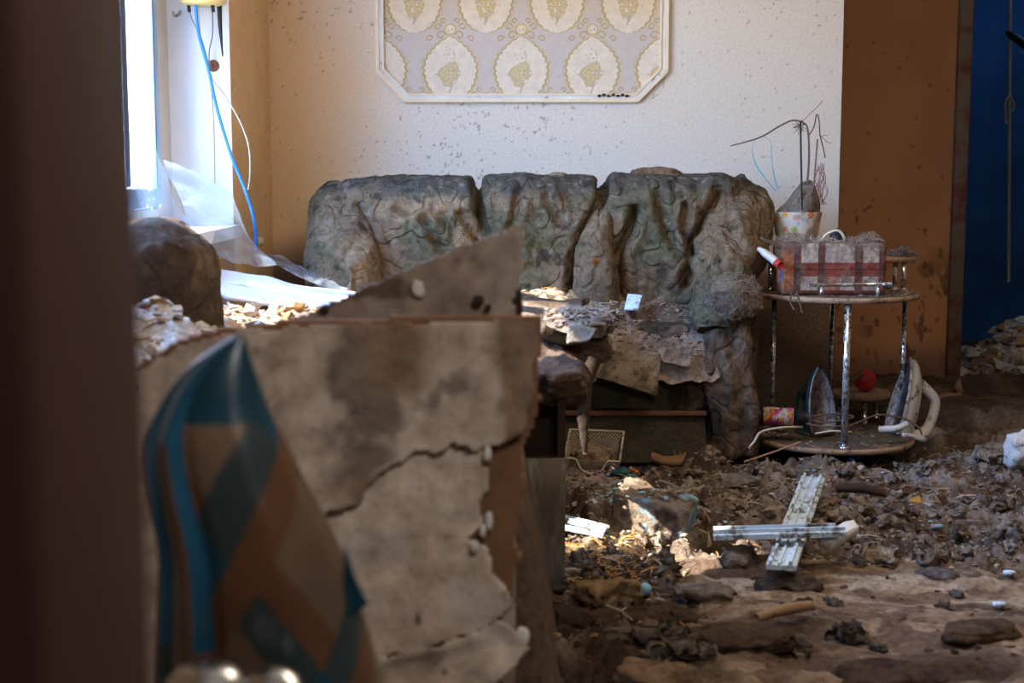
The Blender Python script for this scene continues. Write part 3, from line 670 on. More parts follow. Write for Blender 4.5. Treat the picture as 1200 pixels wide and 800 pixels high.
scatter('straw_bits', pts[:900], 'straw', [(0.34, 0.26, 0.2), (0.24, 0.17, 0.12)], (0.01, 0.04), M['debris'], sm_o, 13)['kind'] = 'stuff'
# torn flap hanging from the seat edge
a, b = P(690, 408, 4.69), P(775, 412, 4.69); c_, d_ = P(770, 465, 4.68), P(693, 440, 4.69)
tag(mesh_obj('torn_lining', *slab((a, b, c_, d_), 0.006, (30, 20), 0.06, 0.05, 3), M['cardboard']), 'torn tan sheet of lining hanging from the sofa seat edge', 'lining')
a, b = P(768, 408, 4.70), P(812, 405, 4.70); c_, d_ = P(808, 432, 4.69), P(775, 425, 4.69)
tag(mesh_obj('torn_lining', *slab((a, b, c_, d_), 0.006, (16, 12), 0.12, 0.04, 5), M['cardboard']), 'small grey torn scrap beside the larger hanging lining', 'lining')
a, b, c_, d_ = P(735, 341, 4.86), P(754, 345, 4.86), P(748, 366, 4.84), P(732, 362, 4.84)
tag(mesh_obj('plastic_scrap', *slab((a, b, c_, d_), 0.003, (10, 10), 0.2, 0.03, 6), M['cyan_pl' if False else 'pvc_dirty']), 'pale blue scrap of plastic lying in the seat debris', 'scrap')

# ------------------------------------------------------------------ framed wallpaper panel on the back wall
FX0, FX1, FZ0, FZ1 = xz(441, 121, WB)[0], xz(782, 121, WB)[0], xz(600, 120, WB)[1], 2.12
frame = thing('wall_panel', ((FX0+FX1)/2, WB, FZ0), 'octagonal moulded panel of cream and gold damask wallpaper above the sofa', 'wall panel')
cut = 0.115
def octo(e):
    return [(FX0+e, FZ1-cut-e*0.4), (FX0+e, FZ0+cut+e*0.4), (FX0+cut+e*0.4, FZ0+e), (FX1-cut-e*0.4, FZ0+e), (FX1-e, FZ0+cut+e*0.4), (FX1-e, FZ1-cut-e*0.4), (FX1-cut-e*0.4, FZ1-e), (FX0+cut+e*0.4, FZ1-e)]
def ringprism(e0, e1, y0, y1):
    a, b = octo(e0), octo(e1); V = [(u, y, v) for pl, y in ((a, y1), (a, y0), (b, y0), (b, y1)) for u, v in pl]
    return np.array(V), [(s*8+i, s*8+(i+1) % 8, ((s+1) % 4)*8+(i+1) % 8, ((s+1) % 4)*8+i) for s in range(4) for i in range(8)]
mesh_obj('outer_moulding', *ringprism(0.0, 0.014, WB-0.022, WB+0.001), M['mould'], frame, smooth=False)
mesh_obj('middle_moulding', *ringprism(0.014, 0.026, WB-0.015, WB+0.001), M['mould_white'], frame, smooth=False)
mesh_obj('inner_moulding', *ringprism(0.026, 0.033, WB-0.020, WB+0.001), M['mould'], frame, smooth=False)
X, Z = np.meshgrid(np.arange(FX0+0.02, FX1-0.02, 0.0022), np.arange(FZ0+0.02, FZ0+0.52, 0.0022), indexing='ij')
n_, m_ = X.shape; x, z = X.ravel(), Z.ravel()
PW, PH = 0.275, 0.262                     # damask repeat: medallions in a brick layout
def damask(x, z):
    c = np.tile(np.array([0.50, 0.44, 0.42]), (len(x), 1)); cream = np.array([0.66, 0.58, 0.49]); gold = np.array([0.40, 0.28, 0.10]); gold2 = np.array([0.50, 0.39, 0.20])
    for ox, oz in ((0.0, 0.0), (PW/2, PH)):
        u = (x-(FX0+0.0135)-ox+PW/2) % PW-PW/2; v = (z-(FZ0+0.128)-oz+PH) % (2*PH)-PH
        # pear-shaped medallion: wide below, pinched above
        half = np.where(v < 0, np.sqrt(np.clip(1-(v/0.125)**2, 0, 1))*0.103, np.clip(np.cos(np.clip(v/0.125, 0, 1)*math.pi/2), 0, 1)**0.75*0.103)
        ang = np.arctan2(v, u); wob = 0.003*np.sin(ang*26)
        d = np.abs(u)-half+wob
        ins = (d < 0) & (np.abs(v) < 0.125); c[ins] = cream
        rim = (np.abs(d) < 0.0042) & (np.abs(v) < 0.128); c[rim] = gold
        rim = (np.abs(d-0.010+0.005*np.sin(v*150)) < 0.0022) & (np.abs(v) < 0.12); c[rim] = gold2
        # bouquet
        r = np.hypot(u*1.15, v+0.02)
        n1 = worley(u+3.0+ox, v+2.0, 62, 7); n2 = vnoise(np.stack([u*50+5, v*50+9, 0*u+ox*9], 1), 3)
        k = (r < 0.046+0.014*n2) & (n1 < 0.50); c[k] = gold2
        k = (r < 0.036+0.010*n2) & (n1 < 0.28); c[k] = np.array([0.58, 0.47, 0.24])
        k = (r < 0.052+0.02*n2) & (n1 > 0.52) & (n1 < 0.66); c[k] = np.array([0.40, 0.33, 0.24])
        k = (np.abs(u+0.004*np.sin(v*120)) < 0.003) & (v < -0.05) & (v > -0.095); c[k] = np.array([0.42, 0.33, 0.27])
        r2 = np.hypot(u*0.8, v-0.055); k = (r2 < 0.022) & (n1 < 0.22); c[k] = gold2
        # scroll loop and roundel under each medallion's tip
        vv = v-0.150; r3 = np.hypot(u, vv); k = (np.abs(r3-0.021) < 0.0045); c[k] = gold2; k = (r3 < 0.016); c[k] = cream; k = (r3 < 0.010) & (n1 < 0.3); c[k] = gold
        for sx in (-1, 1):
            for (cx, cz, rr) in ((0.036, 0.128, 0.016), (0.048, 0.160, 0.013), (0.080, 0.115, 0.012), (0.028, 0.182, 0.010)):
                t = np.hypot(u-sx*cx, v-cz); a = np.arctan2(v-cz, (u-sx*cx)*sx)
                k = np.abs(t-rr*(0.75+0.35*a/math.pi)) < 0.0026; c[k] = gold
    return c
c = damask(x, z); yv = np.full(x.shape, WB-0.003)
stn = fbm(np.stack([x, yv, z], 1), 4, 3, 140); c = mixc(c, c*np.array([0.98, 0.78, 0.52]), ss(FZ0+0.22, FZ0+0.46, z+0.1*stn)*0.55)
Vd = np.stack([x, yv, z], 1); fc = gridfaces(n_, m_)
cen = Vd[fc].mean(1); keep = inpoly(octo(0.030))(cen[:, 0], cen[:, 2]); fc = fc[keep]; us, inv = np.unique(fc, return_inverse=True)
mesh_obj('wallpaper', Vd[us], inv.reshape(fc.shape), M['damask'], frame, col=c[us], smooth=False)
up = [(u, v) for u, v in octo(0.03)]; up = [(u, max(v, FZ0+0.517)) for u, v in up if v > FZ0+0.2]
V, Fc = prism([(FX0+0.03, FZ0+0.517), (FX1-0.03, FZ0+0.517)]+[(FX1-0.03, FZ1-cut), (FX1-cut, FZ1-0.03), (FX0+cut, FZ1-0.03), (FX0+0.03, FZ1-cut)], WB-0.0032, WB, 'y'); mesh_obj('wallpaper', V, Fc, M['plain'], frame, smooth=False)
for i in range(7):
    V, Fc = rock((xz(702+i*5.4, 113, WB)[0], WB-0.022, FZ0+0.024+0.004*(i % 2)), (0.016, 0.008, 0.012), 200+i, 2); o = mesh_obj('mud_splash', V, Fc, M['dark_wood'], frame)

# ------------------------------------------------------------------ cables, socket and lamp by the window
lampshade = thing('wall_lamp', (-1.03, 4.75, P(240, 0, 4.75)[2]), 'yellow round lamp base high by the window with hanging cables', 'lamp')
ctr = P(238, 4, 4.72); ctr[2] -= 0.006
V, Fc = lathe([(0, 0), (0.055, 0.0), (0.074, 0.008), (0.080, 0.03), (0.076, 0.06), (0, 0.062)], ctr, 40); mesh_obj('lamp_base', V, Fc, M['yellow'], lampshade)
V, Fc = lathe([(0, 0.062), (0.03, 0.062), (0.03, 0.12), (0, 0.12)], ctr, 24); mesh_obj('lamp_socket', V, Fc, M['white_pl'], lampshade)
for px in (221, 249):
    V, Fc = tube([P(px, 6, 4.72), P(px+1, 14, 4.72)], 0.006, 8, 4); mesh_obj('cable_gland', V, Fc, M['black'], lampshade)
def cable(name, pts, r, m, label, cat='cable', Ys=None, seg=8, n=60):
    Ys = Ys if Ys is not None else [4.75]*len(pts)
    V, Fc = tube([P(px, py, Y) for (px, py), Y in zip(pts, Ys)], r, seg, n); return tag(mesh_obj(name, V, Fc, m), label, cat)
cable('cable', [(229, 6), (233, 40), (245, 85), (255, 130), (272, 185), (288, 225), (298, 260), (300, 292)], 0.0052, M['blue_cable'], 'bright blue cable hanging in a long curve beside the window', Ys=[4.70]*5+[4.66, 4.66, 4.7])
cable('cable', [(232, 6), (236, 50), (248, 90), (262, 110), (280, 140), (291, 170), (293, 200), (291, 222)], 0.0026, M['white_cable'], 'thin cream cable looping over the tan wall strip', Ys=[4.73]*8)
cable('cable', [(221, 10), (226, 25), (236, 45), (244, 75), (249, 120), (251, 160), (252, 215)], 0.0018, M['grey_cable'], 'thin grey wire hanging straight down the white reveal', Ys=[4.77]*7)
cable('cable', [(249, 10), (249, 40), (245, 62), (246, 85)], 0.0022, M['grey_cable'], 'short pale grey wire dangling under the lamp base', Ys=[4.79]*4)
V, Fc = tube([P(257, 4, 4.76), P(258, 30, 4.76), P(261, 66, 4.76)], [0.0085, 0.007, 0.002], 8, 20); tag(mesh_obj('spike', V, Fc, M['black']), 'long dark tapering spike hanging right of the blue cable', 'spike')
V, Fc = lathe([(0, -0.012), (0.010, -0.012), (0.016, -0.006), (0.020, 0.0)], (0, 0, 0), 20)
k = P(250, 77, Y1-0.002); V = np.stack([V[:, 0]+k[0], V[:, 2]+k[1], V[:, 1]+k[2]], 1); tag(mesh_obj('wall_plug', V, Fc, M['knot']), 'round brown knot-like plug in the white window reveal', 'plug')
k = P(205, 16, 4.80); V, Fc = tube([k+np.array([-0.006, 0, 0.004]), k+np.array([0.006, -0.03, -0.010]), k+np.array([0.022, -0.03, -0.004]), k+np.array([0.024, -0.03, 0.008])], 0.005, 10, 20); tag(mesh_obj('hook', V, Fc, M['white_pl']), 'small white hook at the top of the window frame', 'hook')
k = P(306, 284, WB-0.14)
sk = thing('cable_connector', tuple(P(306, 288, 5.3)), 'small white connector on the tan strip where the blue cable ends', 'connector')
V, Fc = rbox(tuple(P(306, 283, 5.3)+np.array([-0.02, 0, 0])), (0.06, 0.03, 0.034), 0.012, 6); mesh_obj('housing', V, Fc, M['white_pl'], sk)
V, Fc = tube([P(302, 283, 5.28), P(290, 285, 5.28), P(294, 292, 5.28)], 0.003, 8, 12); mesh_obj('wire', V, Fc, M['black'], sk)

# ------------------------------------------------------------------ debris heap under the window
def heap_h(x, y):
    p = np.stack([x, y, 0*x], 1)
    top = 0.600+0.02*ss(2.9, 3.5, y)*ss(4.3, 3.7, y)*ss(-0.2, -0.6, x)+0.035*fbm(p, 3, 3, 150)+0.025*fbm(p, 10, 4, 151)+0.035*(0.5-worley(x, y, 11, 15))*1.2+0.010*fbm(p, 40, 3, 152)
    top = top-0.10*ss(-0.25, 0.1, x)+0.11*np.exp(-((x+0.72)/0.17)**2-((y-2.80)/0.16)**2)+0.18*np.exp(-((x+0.05)/0.13)**2-((y-2.98)/0.17)**2)-0.13*ss(3.68, 3.95, y)  # right-hand crest, hidden from view, added to block sun from the floor
    nt = ss(3.22, 3.26, y)*ss(3.50, 3.46, y)*ss(-0.42, -0.36, x)  # notch added so the sun reaches the floor beside the cabinet
    top = np.minimum(top, top*(1-nt)+nt*np.maximum(0.02, (0.16-x)*1.12))
    e = ss(0.10, -0.05, x+0.05*fbm(p, 4, 3, 153))*ss(2.40, 2.55, y+0.05*fbm(p, 5, 2, 154))*ss(4.95, 4.72, y)
    return top*e**0.6-0.04*(1-e)
xs = np.arange(-0.925, 0.12, 0.0085); ys = np.arange(2.40, 4.72, 0.0095); X, Yg = np.meshgrid(xs, ys, indexing='ij'); x, y = X.ravel(), Yg.ravel(); z = heap_h(x, y); V = np.stack([x, y, z], 1)
f = fbm(V, 7, 4, 160); f2 = fbm(V, 24, 3, 161)
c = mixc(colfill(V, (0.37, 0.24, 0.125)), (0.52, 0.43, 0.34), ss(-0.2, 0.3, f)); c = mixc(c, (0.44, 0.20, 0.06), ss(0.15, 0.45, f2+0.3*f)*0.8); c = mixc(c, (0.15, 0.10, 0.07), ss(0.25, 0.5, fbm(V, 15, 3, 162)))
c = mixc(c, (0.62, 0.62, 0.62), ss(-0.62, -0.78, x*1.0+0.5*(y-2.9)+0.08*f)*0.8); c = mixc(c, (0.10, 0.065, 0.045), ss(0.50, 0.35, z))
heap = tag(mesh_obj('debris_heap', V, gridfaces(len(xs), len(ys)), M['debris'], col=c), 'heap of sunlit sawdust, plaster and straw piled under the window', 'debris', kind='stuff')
pts = np.stack([RG.uniform(-0.92, -0.05, 5200), RG.uniform(2.55, 4.6, 5200)], 1); pts = np.column_stack([pts, heap_h(pts[:, 0], pts[:, 1])]); pts = pts[(pts[:, 2] > 0.40) & (pts[:, 0] > -0.89)]
scatter('rubble_bits', pts[:3200], 'lump', [(0.50, 0.40, 0.30), (0.40, 0.24, 0.11), (0.6, 0.56, 0.5), (0.2, 0.13, 0.09)], (0.006, 0.05), M['debris'], heap, 21)['kind'] = 'stuff'
scatter('straw_bits', pts[3200:], 'straw', [(0.55, 0.36, 0.17), (0.5, 0.22, 0.07), (0.6, 0.5, 0.4), (0.24, 0.14, 0.08)], (0.012, 0.07), M['debris'], heap, 22)['kind'] = 'stuff'
k = P(214, 377, 3.35); V, Fc = rock(k, (0.10, 0.09, 0.05), 61, 4, 0.25, 0.4, rz=0.4); tag(mesh_obj('foam_lump', V, Fc, M['debris'], col=colfill(V, (0.42, 0.21, 0.075))), 'orange-brown foam lump lying on the sunlit heap', 'foam')
# bamboo-like rod half under the armchair
V, Fc = tube([P(150, 357, 3.15), P(198, 359, 3.30)], 0.011, 12, 8); tag(mesh_obj('rod', V, Fc, M['beige_pvc']), 'pale beige rod lying in front of the brown armchair', 'rod')
# pale torn plaster sheet at the far left of the heap
V, Fc = slab((P(160, 405, 2.75), P(225, 400, 2.85), P(205, 372, 3.05), P(165, 368, 3.0)), 0.012, (40, 30), 0.35, 0.25, 15); tag(mesh_obj('plaster_sheet', V, Fc, M['plaster']), 'crumbled white plaster patch at the left end of the heap', 'plaster')

# ------------------------------------------------------------------ armchair behind the heap
def ac_disp(V, N): return 0.012*fbm(V, 7, 3, 170, ridged=True)+0.004*fbm(V, 34, 3, 171)
ach = thing('armchair', (-0.775, 3.05, 0), 'brown velour armchair back rising behind the heap by the window', 'armchair')
V, Fc = rbox((-0.782, 3.12, 0.56), (0.265, 0.30, 0.64), 0.131, (60, 60, 110), ac_disp)
f = fbm(V*np.array([1, 1, 0.5]), 18, 4, 172); cc = mixc(colfill(V, (0.125, 0.085, 0.060)), (0.26, 0.18, 0.12), ss(0.0, 0.4, f))
mesh_obj('backrest', V, Fc, M['velour_brown'], ach, col=cc)
V, Fc = rbox((-0.80, 2.80, 0.20), (0.24, 0.40, 0.36), 0.06, (20, 40, 30), ac_disp); mesh_obj('seat', V, Fc, M['velour_brown'], ach, col=colfill(V, (0.12, 0.08, 0.06)))

# ------------------------------------------------------------------ fallen white board and plastic film
V, Fc = slab((P(233, 310, 4.25), P(262, 345, 3.95), P(412, 362, 4.05), P(425, 343, 4.55)), 0.012, (24, 18), 0.03, 0.02, 21)
wb = tag(mesh_obj('white_board', V, Fc, mat('white_board', (0.74, 0.74, 0.76), (0.62, 0.62, 0.65), 5, 0.6, dirt=0.10, dscale=14, bump=0.1)), 'fallen white board sloping from the window onto the heap', 'board')
def film(name, rows, label, nu=60, nv=40, wr=0.02, seed=0, fq=7):
    """rows of control points (px,py,Y) -> wrinkled sheet"""
    R = np.array([smooth_path([P(*q) for q in r], nu) for r in rows]); S = np.array([smooth_path(R[:, i], nv) for i in range(nu)])
    V = S.reshape(-1, 3); a = fbm(V, fq, 3, seed, ridged=True); b = fbm(V+3, fq, 3, seed+1, ridged=True)
    V = V+np.stack([0.5*wr*b, -wr*a, wr*0.7*a], 1); f = gridfaces(nu, nv)
    return tag(mesh_obj(name, V, f, M['film']), label, 'plastic film')
film('plastic_film', [[(150, 118, 4.05), (152, 160, 4.0), (158, 230, 3.95), (176, 290, 3.9)], [(156, 130, 4.1), (176, 180, 4.05), (196, 240, 4.0), (222, 300, 3.95)], [(162, 135, 4.15), (188, 190, 4.1), (212, 250, 4.05), (250, 318, 4.0)]], 'clear plastic strip hanging down in front of the window', 70, 30, 0.016, 30, 9)
film('plastic_film', [[(190, 190, 4.5), (215, 245, 4.35), (232, 300, 4.2)], [(232, 205, 4.55), (250, 255, 4.45), (262, 306, 4.32)], [(268, 226, 4.62), (284, 270, 4.55), (300, 312, 4.45)], [(280, 250, 4.66), (297, 285, 4.62), (322, 312, 4.5)]], 'wide pale blue plastic sheet draped over the sill and board', 80, 60, 0.022, 31, 5)
film('plastic_film', [[(300, 300, 4.75), (335, 318, 4.7), (390, 345, 4.58)], [(325, 298, 4.82), (362, 318, 4.78), (412, 342, 4.66)]], 'narrow crumpled plastic edge running along the white board', 60, 24, 0.016, 33, 12)

# ------------------------------------------------------------------ low cabinet with a broken debris slab on top
cab = thing('low_cabinet', (-0.24, 3.25, 0), 'muddy grey low cabinet standing at the right end of the heap', 'cabinet')
CX0, CX1, CY0, CY1, CT = -0.60, 0.122, 3.20, 3.30, 0.515
mesh_obj('side_panel', *box(CX1-0.018, CX1, CY0, CY1, 0, CT-0.018), M['dark_wood'], cab, smooth=False)
mesh_obj('side_panel', *box(CX0, CX0+0.018, CY0, CY1, 0, CT-0.018), M['dark_wood'], cab, smooth=False)
mesh_obj('top', *box(CX0, CX1+0.006, CY0-0.01, CY1, CT-0.018, CT, 0.003), M['dark_wood'], cab)
mesh_obj('back', *box(CX0+0.018, CX1-0.018, CY1-0.008, CY1, 0, CT-0.018), M['dark_wood'], cab, smooth=False)
mesh_obj('shelf', *box(CX0+0.018, CX1-0.018, CY0+0.01, CY1-0.008, 0.315, 0.331), M['dark_wood'], cab, smooth=False)
V, Fc = rbox(((-0.30+CX1)/2, CY0-0.012, 0.165), (CX1+0.30, 0.018, 0.33), 0.003, 4); dr = mesh_obj('door', V, Fc, M['grey_lam'], cab); dr['label'] = 'grey door streaked with mud'
mesh_obj('door', *box(CX0, -0.304, CY0-0.021, CY0-0.003, 0, 0.33, 0.003), M['grey_lam'], cab)
# slab pieces hanging over the edge
SL = thing('broken_slab', tuple(P(670, 430, 3.62)), 'jagged chunk of broken slab caked in mud overhanging the cabinet', 'slab')
V, Fc = slab((P(622, 378, 3.45), P(708, 388, 3.50), P(732, 374, 3.80), P(640, 362, 3.95)), 0.03, (30, 24), 0.16, 0.06, 41)
mesh_obj('slab_layer', V, Fc, M['concrete'], SL, col=mixc(colfill(V, (0.30, 0.245, 0.20)), (0.12, 0.085, 0.06), ss(-0.1, 0.3, fbm(V, 18, 3, 180))))
V, Fc = rock(P(668, 402, 3.60), (0.20, 0.22, 0.10), 51, 5, 0.35, 0.45, rz=0.3, tilt=0.2); mesh_obj('slab_layer', V, Fc, M['concrete'], SL, col=mixc(colfill(V, (0.115, 0.072, 0.048)), (0.24, 0.185, 0.145), ss(0, 0.3, fbm(V, 14, 3, 181))))
V, Fc = rock(P(650, 432, 3.52), (0.14, 0.16, 0.13), 52, 5, 0.35, 0.35, rz=0.8, tilt=0.4); mesh_obj('slab_layer', V, Fc, M['concrete'], SL, col=mixc(colfill(V, (0.09, 0.052, 0.034)), (0.17, 0.11, 0.075), ss(0, 0.3, fbm(V, 14, 3, 182))))
V, Fc = rock(P(650, 446, 3.25), (0.15, 0.16, 0.10), 53, 5, 0.45, 0.4, rz=0.3, tilt=0.2); mesh_obj('slab_layer', V, Fc, M['concrete'], SL, col=mixc(colfill(V, (0.14, 0.085, 0.055)), (0.07, 0.04, 0.028), ss(0, 0.3, fbm(V, 14, 3, 188))))
V, Fc = slab((P(663, 381, 3.40), P(700, 388, 3.40), P(690, 402, 3.38), P(664, 404, 3.38)), 0.014, (14, 10), 0.15, 0.05, 43); mesh_obj('plaster_flake', V, Fc, M['concrete'], SL, col=colfill(V, (0.36, 0.32, 0.28)))
V, Fc = slab((P(628, 448, 3.30), P(662, 442, 3.34), P(652, 482, 3.32), P(634, 474, 3.30)), 0.014, (16, 14), 0.15, 0.05, 44); mesh_obj('splinter', V, Fc, M['fibre'], SL)
V, Fc = tube([P(692, 418, 3.52), P(686, 450, 3.50), P(684, 490, 3.48), P(686, 532, 3.47)], [0.030, 0.017, 0.015, 0.006], 14, 60, flat=0.6, disp=lambda V, N: 0.008*fbm(V, 20, 3, 184)); mesh_obj('hanging_strip', V, Fc, M['dark_wood'], SL)
V, Fc = slab(((-0.34, 3.66, 0.53), (0.22, 3.66, 0.54), (0.25, 4.68, 0.575), (-0.34, 4.68, 0.55)), 0.02, (30, 60), 0.10, 0.05, 46)  # plate added here to block the sun from the floor by the sofa
mesh_obj('slab_layer', V, Fc, M['concrete'], SL, col=mixc(colfill(V, (0.30, 0.22, 0.16)), (0.13, 0.085, 0.055), ss(-0.1, 0.3, fbm(V, 16, 3, 187))))
pts = np.array([P(a, b, c_) for a, b, c_ in zip(RG.uniform(640, 725, 500), RG.uniform(362, 384, 500), RG.uniform(3.5, 3.9, 500))])
scatter('crumbs', pts, 'lump', [(0.26, 0.20, 0.155), (0.16, 0.105, 0.075)], (0.005, 0.020), M['debris'], SL, 27)['kind'] = 'stuff'

# ------------------------------------------------------------------ foreground broken boards
YB = 1.92
pb = thing('fibreboard_sheet', (-0.35, YB, 0.0), 'large broken fibreboard sheet with peeling cream paint in the foreground', 'board')
outl = [(160, 432), (205, 402), (250, 389), (300, 382), (360, 375), (440, 375), (540, 373), (637, 374), (636, 400), (631, 430), (633, 470), (625, 500), (614, 520), (610, 545), (618, 570), (608, 600), (603, 640), (612, 655), (600, 668), (604, 700), (590, 720), (594, 1500), (150, 1500)]
poly = [xz(a, b, YB) for a, b in outl]
def pz(x, z): return YB+0.0*x+0.006*fbm(np.stack([x, z, 0*x], 1), 3, 3, 190)+0.15*(z-0.5)*0.3
V, Fc = gridcut(inpoly(poly), pz, -0.52, 0.06, -0.01, 0.80, 0.0055, 0.022); mesh_obj('board', V, Fc, M['fibre'], pb)
def skin(name, pl, lift_pts, lift, seed, colfn, Yo=-0.004, res=0.004):
    pl = [xz(a, b, YB) for a, b in pl]; lp = [[xz(a, b, YB) for a, b in s] for s in lift_pts]
    def yf(x, z):
        d = np.full(x.shape, 9.0)
        for s in lp: d = np.minimum(d, segdist(x, z, s))
        return pz(x, z)+Yo-lift*np.exp(-(d/0.016)**2)*(0.6+0.6*fbm(np.stack([x, z, 0*x], 1), 25, 2, seed))
    ins = inpoly(pl)
    V, Fc = gridcut(lambda x, z: ins(x+0.004*vnoise(np.stack([x*60, z*60, 0*x], 1), seed), z+0.004*vnoise(np.stack([x*60+9, z*60, 0*x], 1), seed)), yf, -0.52, 0.08, 0.20, 0.80, res, 0.0018)
    return mesh_obj(name, V, Fc, M['skin'], pb, col=colfn(V))
def up_col(V):
    x, z = V[:, 0], V[:, 2]; f = fbm(V, 10, 4, 195); g = fbm(V, 26, 3, 196)
    c = colfill(V, (0.52, 0.43, 0.37)); a0, z0 = xz(400, 470, YB)
    blot = ss(0.12, 0.45, f+0.4*g+0.35*np.exp(-((x-a0)/0.16)**2-((z-z0)/0.07)**2)-0.1)
    c = mixc(c, (0.17, 0.14, 0.12), blot*0.85); return mixc(c, (0.26, 0.175, 0.125), ss(0.30, 0.6, fbm(V, 5, 2, 197)+0.6*ss(-0.04, 0.01, x)))
torn = [(612, 505), (590, 518), (560, 524), (535, 520), (505, 530), (488, 527), (468, 538), (450, 552), (432, 568), (420, 588), (398, 592), (382, 600)]
skin('paint_skin', [(162, 436), (207, 406), (252, 393), (302, 386), (440, 379), (540, 377), (632, 378), (627, 430), (622, 478)]+torn+[(372, 640), (300, 900), (150, 900)], [torn], 0.012, 198, up_col, Yo=-0.010)
def lo_col(V):
    x, z = V[:, 0], V[:, 2]; f = fbm(V, 7, 3, 205); c = mixc(colfill(V, (0.66, 0.56, 0.48)), (0.56, 0.45, 0.375), ss(-0.2, 0.3, f))
    c = mixc(c, (0.30, 0.30, 0.34), ss(0.3, 0.5, fbm(V*np.array([1, 1, 2.2]), 5, 2, 207))*0.5); return mixc(c, (0.14, 0.10, 0.08), ss(0.50, 0.66, fbm(V, 30, 3, 206)+0.05))
rt = [(566, 528), (572, 548), (570, 575), (560, 590), (566, 612), (548, 632), (572, 640), (576, 668), (596, 690), (600, 705), (585, 722)]
skin('paint_skin', [(380, 585), (440, 540), (500, 515), (566, 518)]+rt+[(560, 738), (520, 752), (470, 762), (420, 778), (380, 800), (340, 900), (300, 900)], [rt], 0.008, 199, lo_col, Yo=-0.005)
lw = [(585, 722), (612, 742), (618, 755), (600, 775), (582, 790), (575, 815), (560, 850)]
skin('paint_skin', [(420, 774), (470, 758), (520, 748), (560, 734)]+lw+[(560, 900), (380, 900)], [lw, [(420, 774), (520, 748), (585, 722)]], 0.012, 200, lo_col, Yo=-0.009)
for i, (px, py, sx, sz) in enumerate([(571, 533, 0.012, 0.024), (573, 610, 0.012, 0.03), (556, 640, 0.014, 0.018), (612, 745, 0.02, 0.03), (566, 622, 0.010, 0.02)]):
    V, Fc = rock(P(px, py, YB-0.014), (sx, 0.010, sz), 210+i, 2, 0.4); mesh_obj('plaster_flake', V, Fc, M['plaster'], pb)
# pointed board standing behind the first
ob = thing('pointed_board', (-0.17, 2.02, 0.0), 'pointed shard of dirty board rising behind the big peeling sheet', 'board')
o2 = [(310, 395), (350, 372), (400, 350), (430, 336), (470, 318), (520, 298), (560, 283), (598, 268), (612, 262), (614, 300), (608, 335), (601, 352), (606, 372), (605, 1400), (330, 1400)]
poly2 = [xz(a, b, 2.02) for a, b in o2]
V, Fc = gridcut(inpoly(poly2), lambda x, z: 2.02+0.008*fbm(np.stack([x, z, 0*x], 1), 4, 3, 220), -0.40, 0.05, -0.01, 0.95, 0.005, 0.016)
f = fbm(V, 12, 4, 221); c = mixc(colfill(V, (0.30, 0.235, 0.195)), (0.38, 0.32, 0.28), ss(-0.2, 0.4, f)); c = mixc(c, (0.11, 0.075, 0.055), ss(0.28, 0.5, fbm(V, 16, 3, 222)))
mesh_obj('board', V, Fc, M['skin'], ob, col=c)
V, Fc = rock(P(490, 338, 2.014), (0.018, 0.008, 0.026), 230, 3, 0.5); mesh_obj('plaster_flake', V, Fc, M['plaster'], ob)
for i, (px, py, q) in enumerate([(560, 352, 0.016), (572, 360, 0.010), (380, 362, 0.014)]):
    V, Fc = rock(P(px, py, 2.012), (q, 0.008, q), 235+i, 3, 0.5); mesh_obj('mud_spot', V, Fc, M['dark_wood'], ob)
V, Fc = rock(P(604, 354, 2.03), (0.022, 0.02, 0.06), 241, 3, 0.3, 0.4); mesh_obj('mud_spot', V, Fc, M['dark_wood'], ob)

# ------------------------------------------------------------------ checked oilcloth draped to a point
YC = 1.36
LEFT = [(283, 391), (262, 402), (228, 425), (200, 455), (180, 490), (171, 520), (174, 570), (186, 640), (186, 700), (184, 800), (182, 1000)]
RIGHT = [(284, 391), (296, 430), (312, 475), (332, 515), (352, 556), (372, 592), (392, 632), (412, 680), (432, 745), (446, 800), (480, 1000)]
tt = np.linspace(0, 1, 130); PL = smooth_path([P(a, b, YC) for a, b in LEFT], 400); PR = smooth_path([P(a, b, YC) for a, b in RIGHT], 400)
zz = P(283, 392, YC)[2]-tt**1.05*(P(283, 392, YC)[2]-0.26)
xl = np.interp(-zz, -PL[:, 2], PL[:, 0]); xr = np.interp(-zz, -PR[:, 2], PR[:, 0])
na = 240; A = np.linspace(0, 2*math.pi, na, endpoint=False); V = []; CC = []
for i, t in enumerate(tt):
    cx, hw = (xl[i]+xr[i])/2, (xr[i]-xl[i])/2+0.001
    for a in A:
        lf = max(0, -math.cos(a)); fold = 1+(0.05+0.16*lf)*math.sin(a*11+2.0*t)*min(1, t*5)*(0.35 if lf < 0.2 else 1)
        fold += 0.05*math.sin(a*5+1.3)*min(1, t*3)
        dx, dy = math.cos(a)*hw*(1+0.0*fold), math.sin(a)*hw*0.62*fold
        V.append((cx+dx, YC+dy, zz[i]))
V = np.array(V); Fc = gridfaces(130, na, False, True)
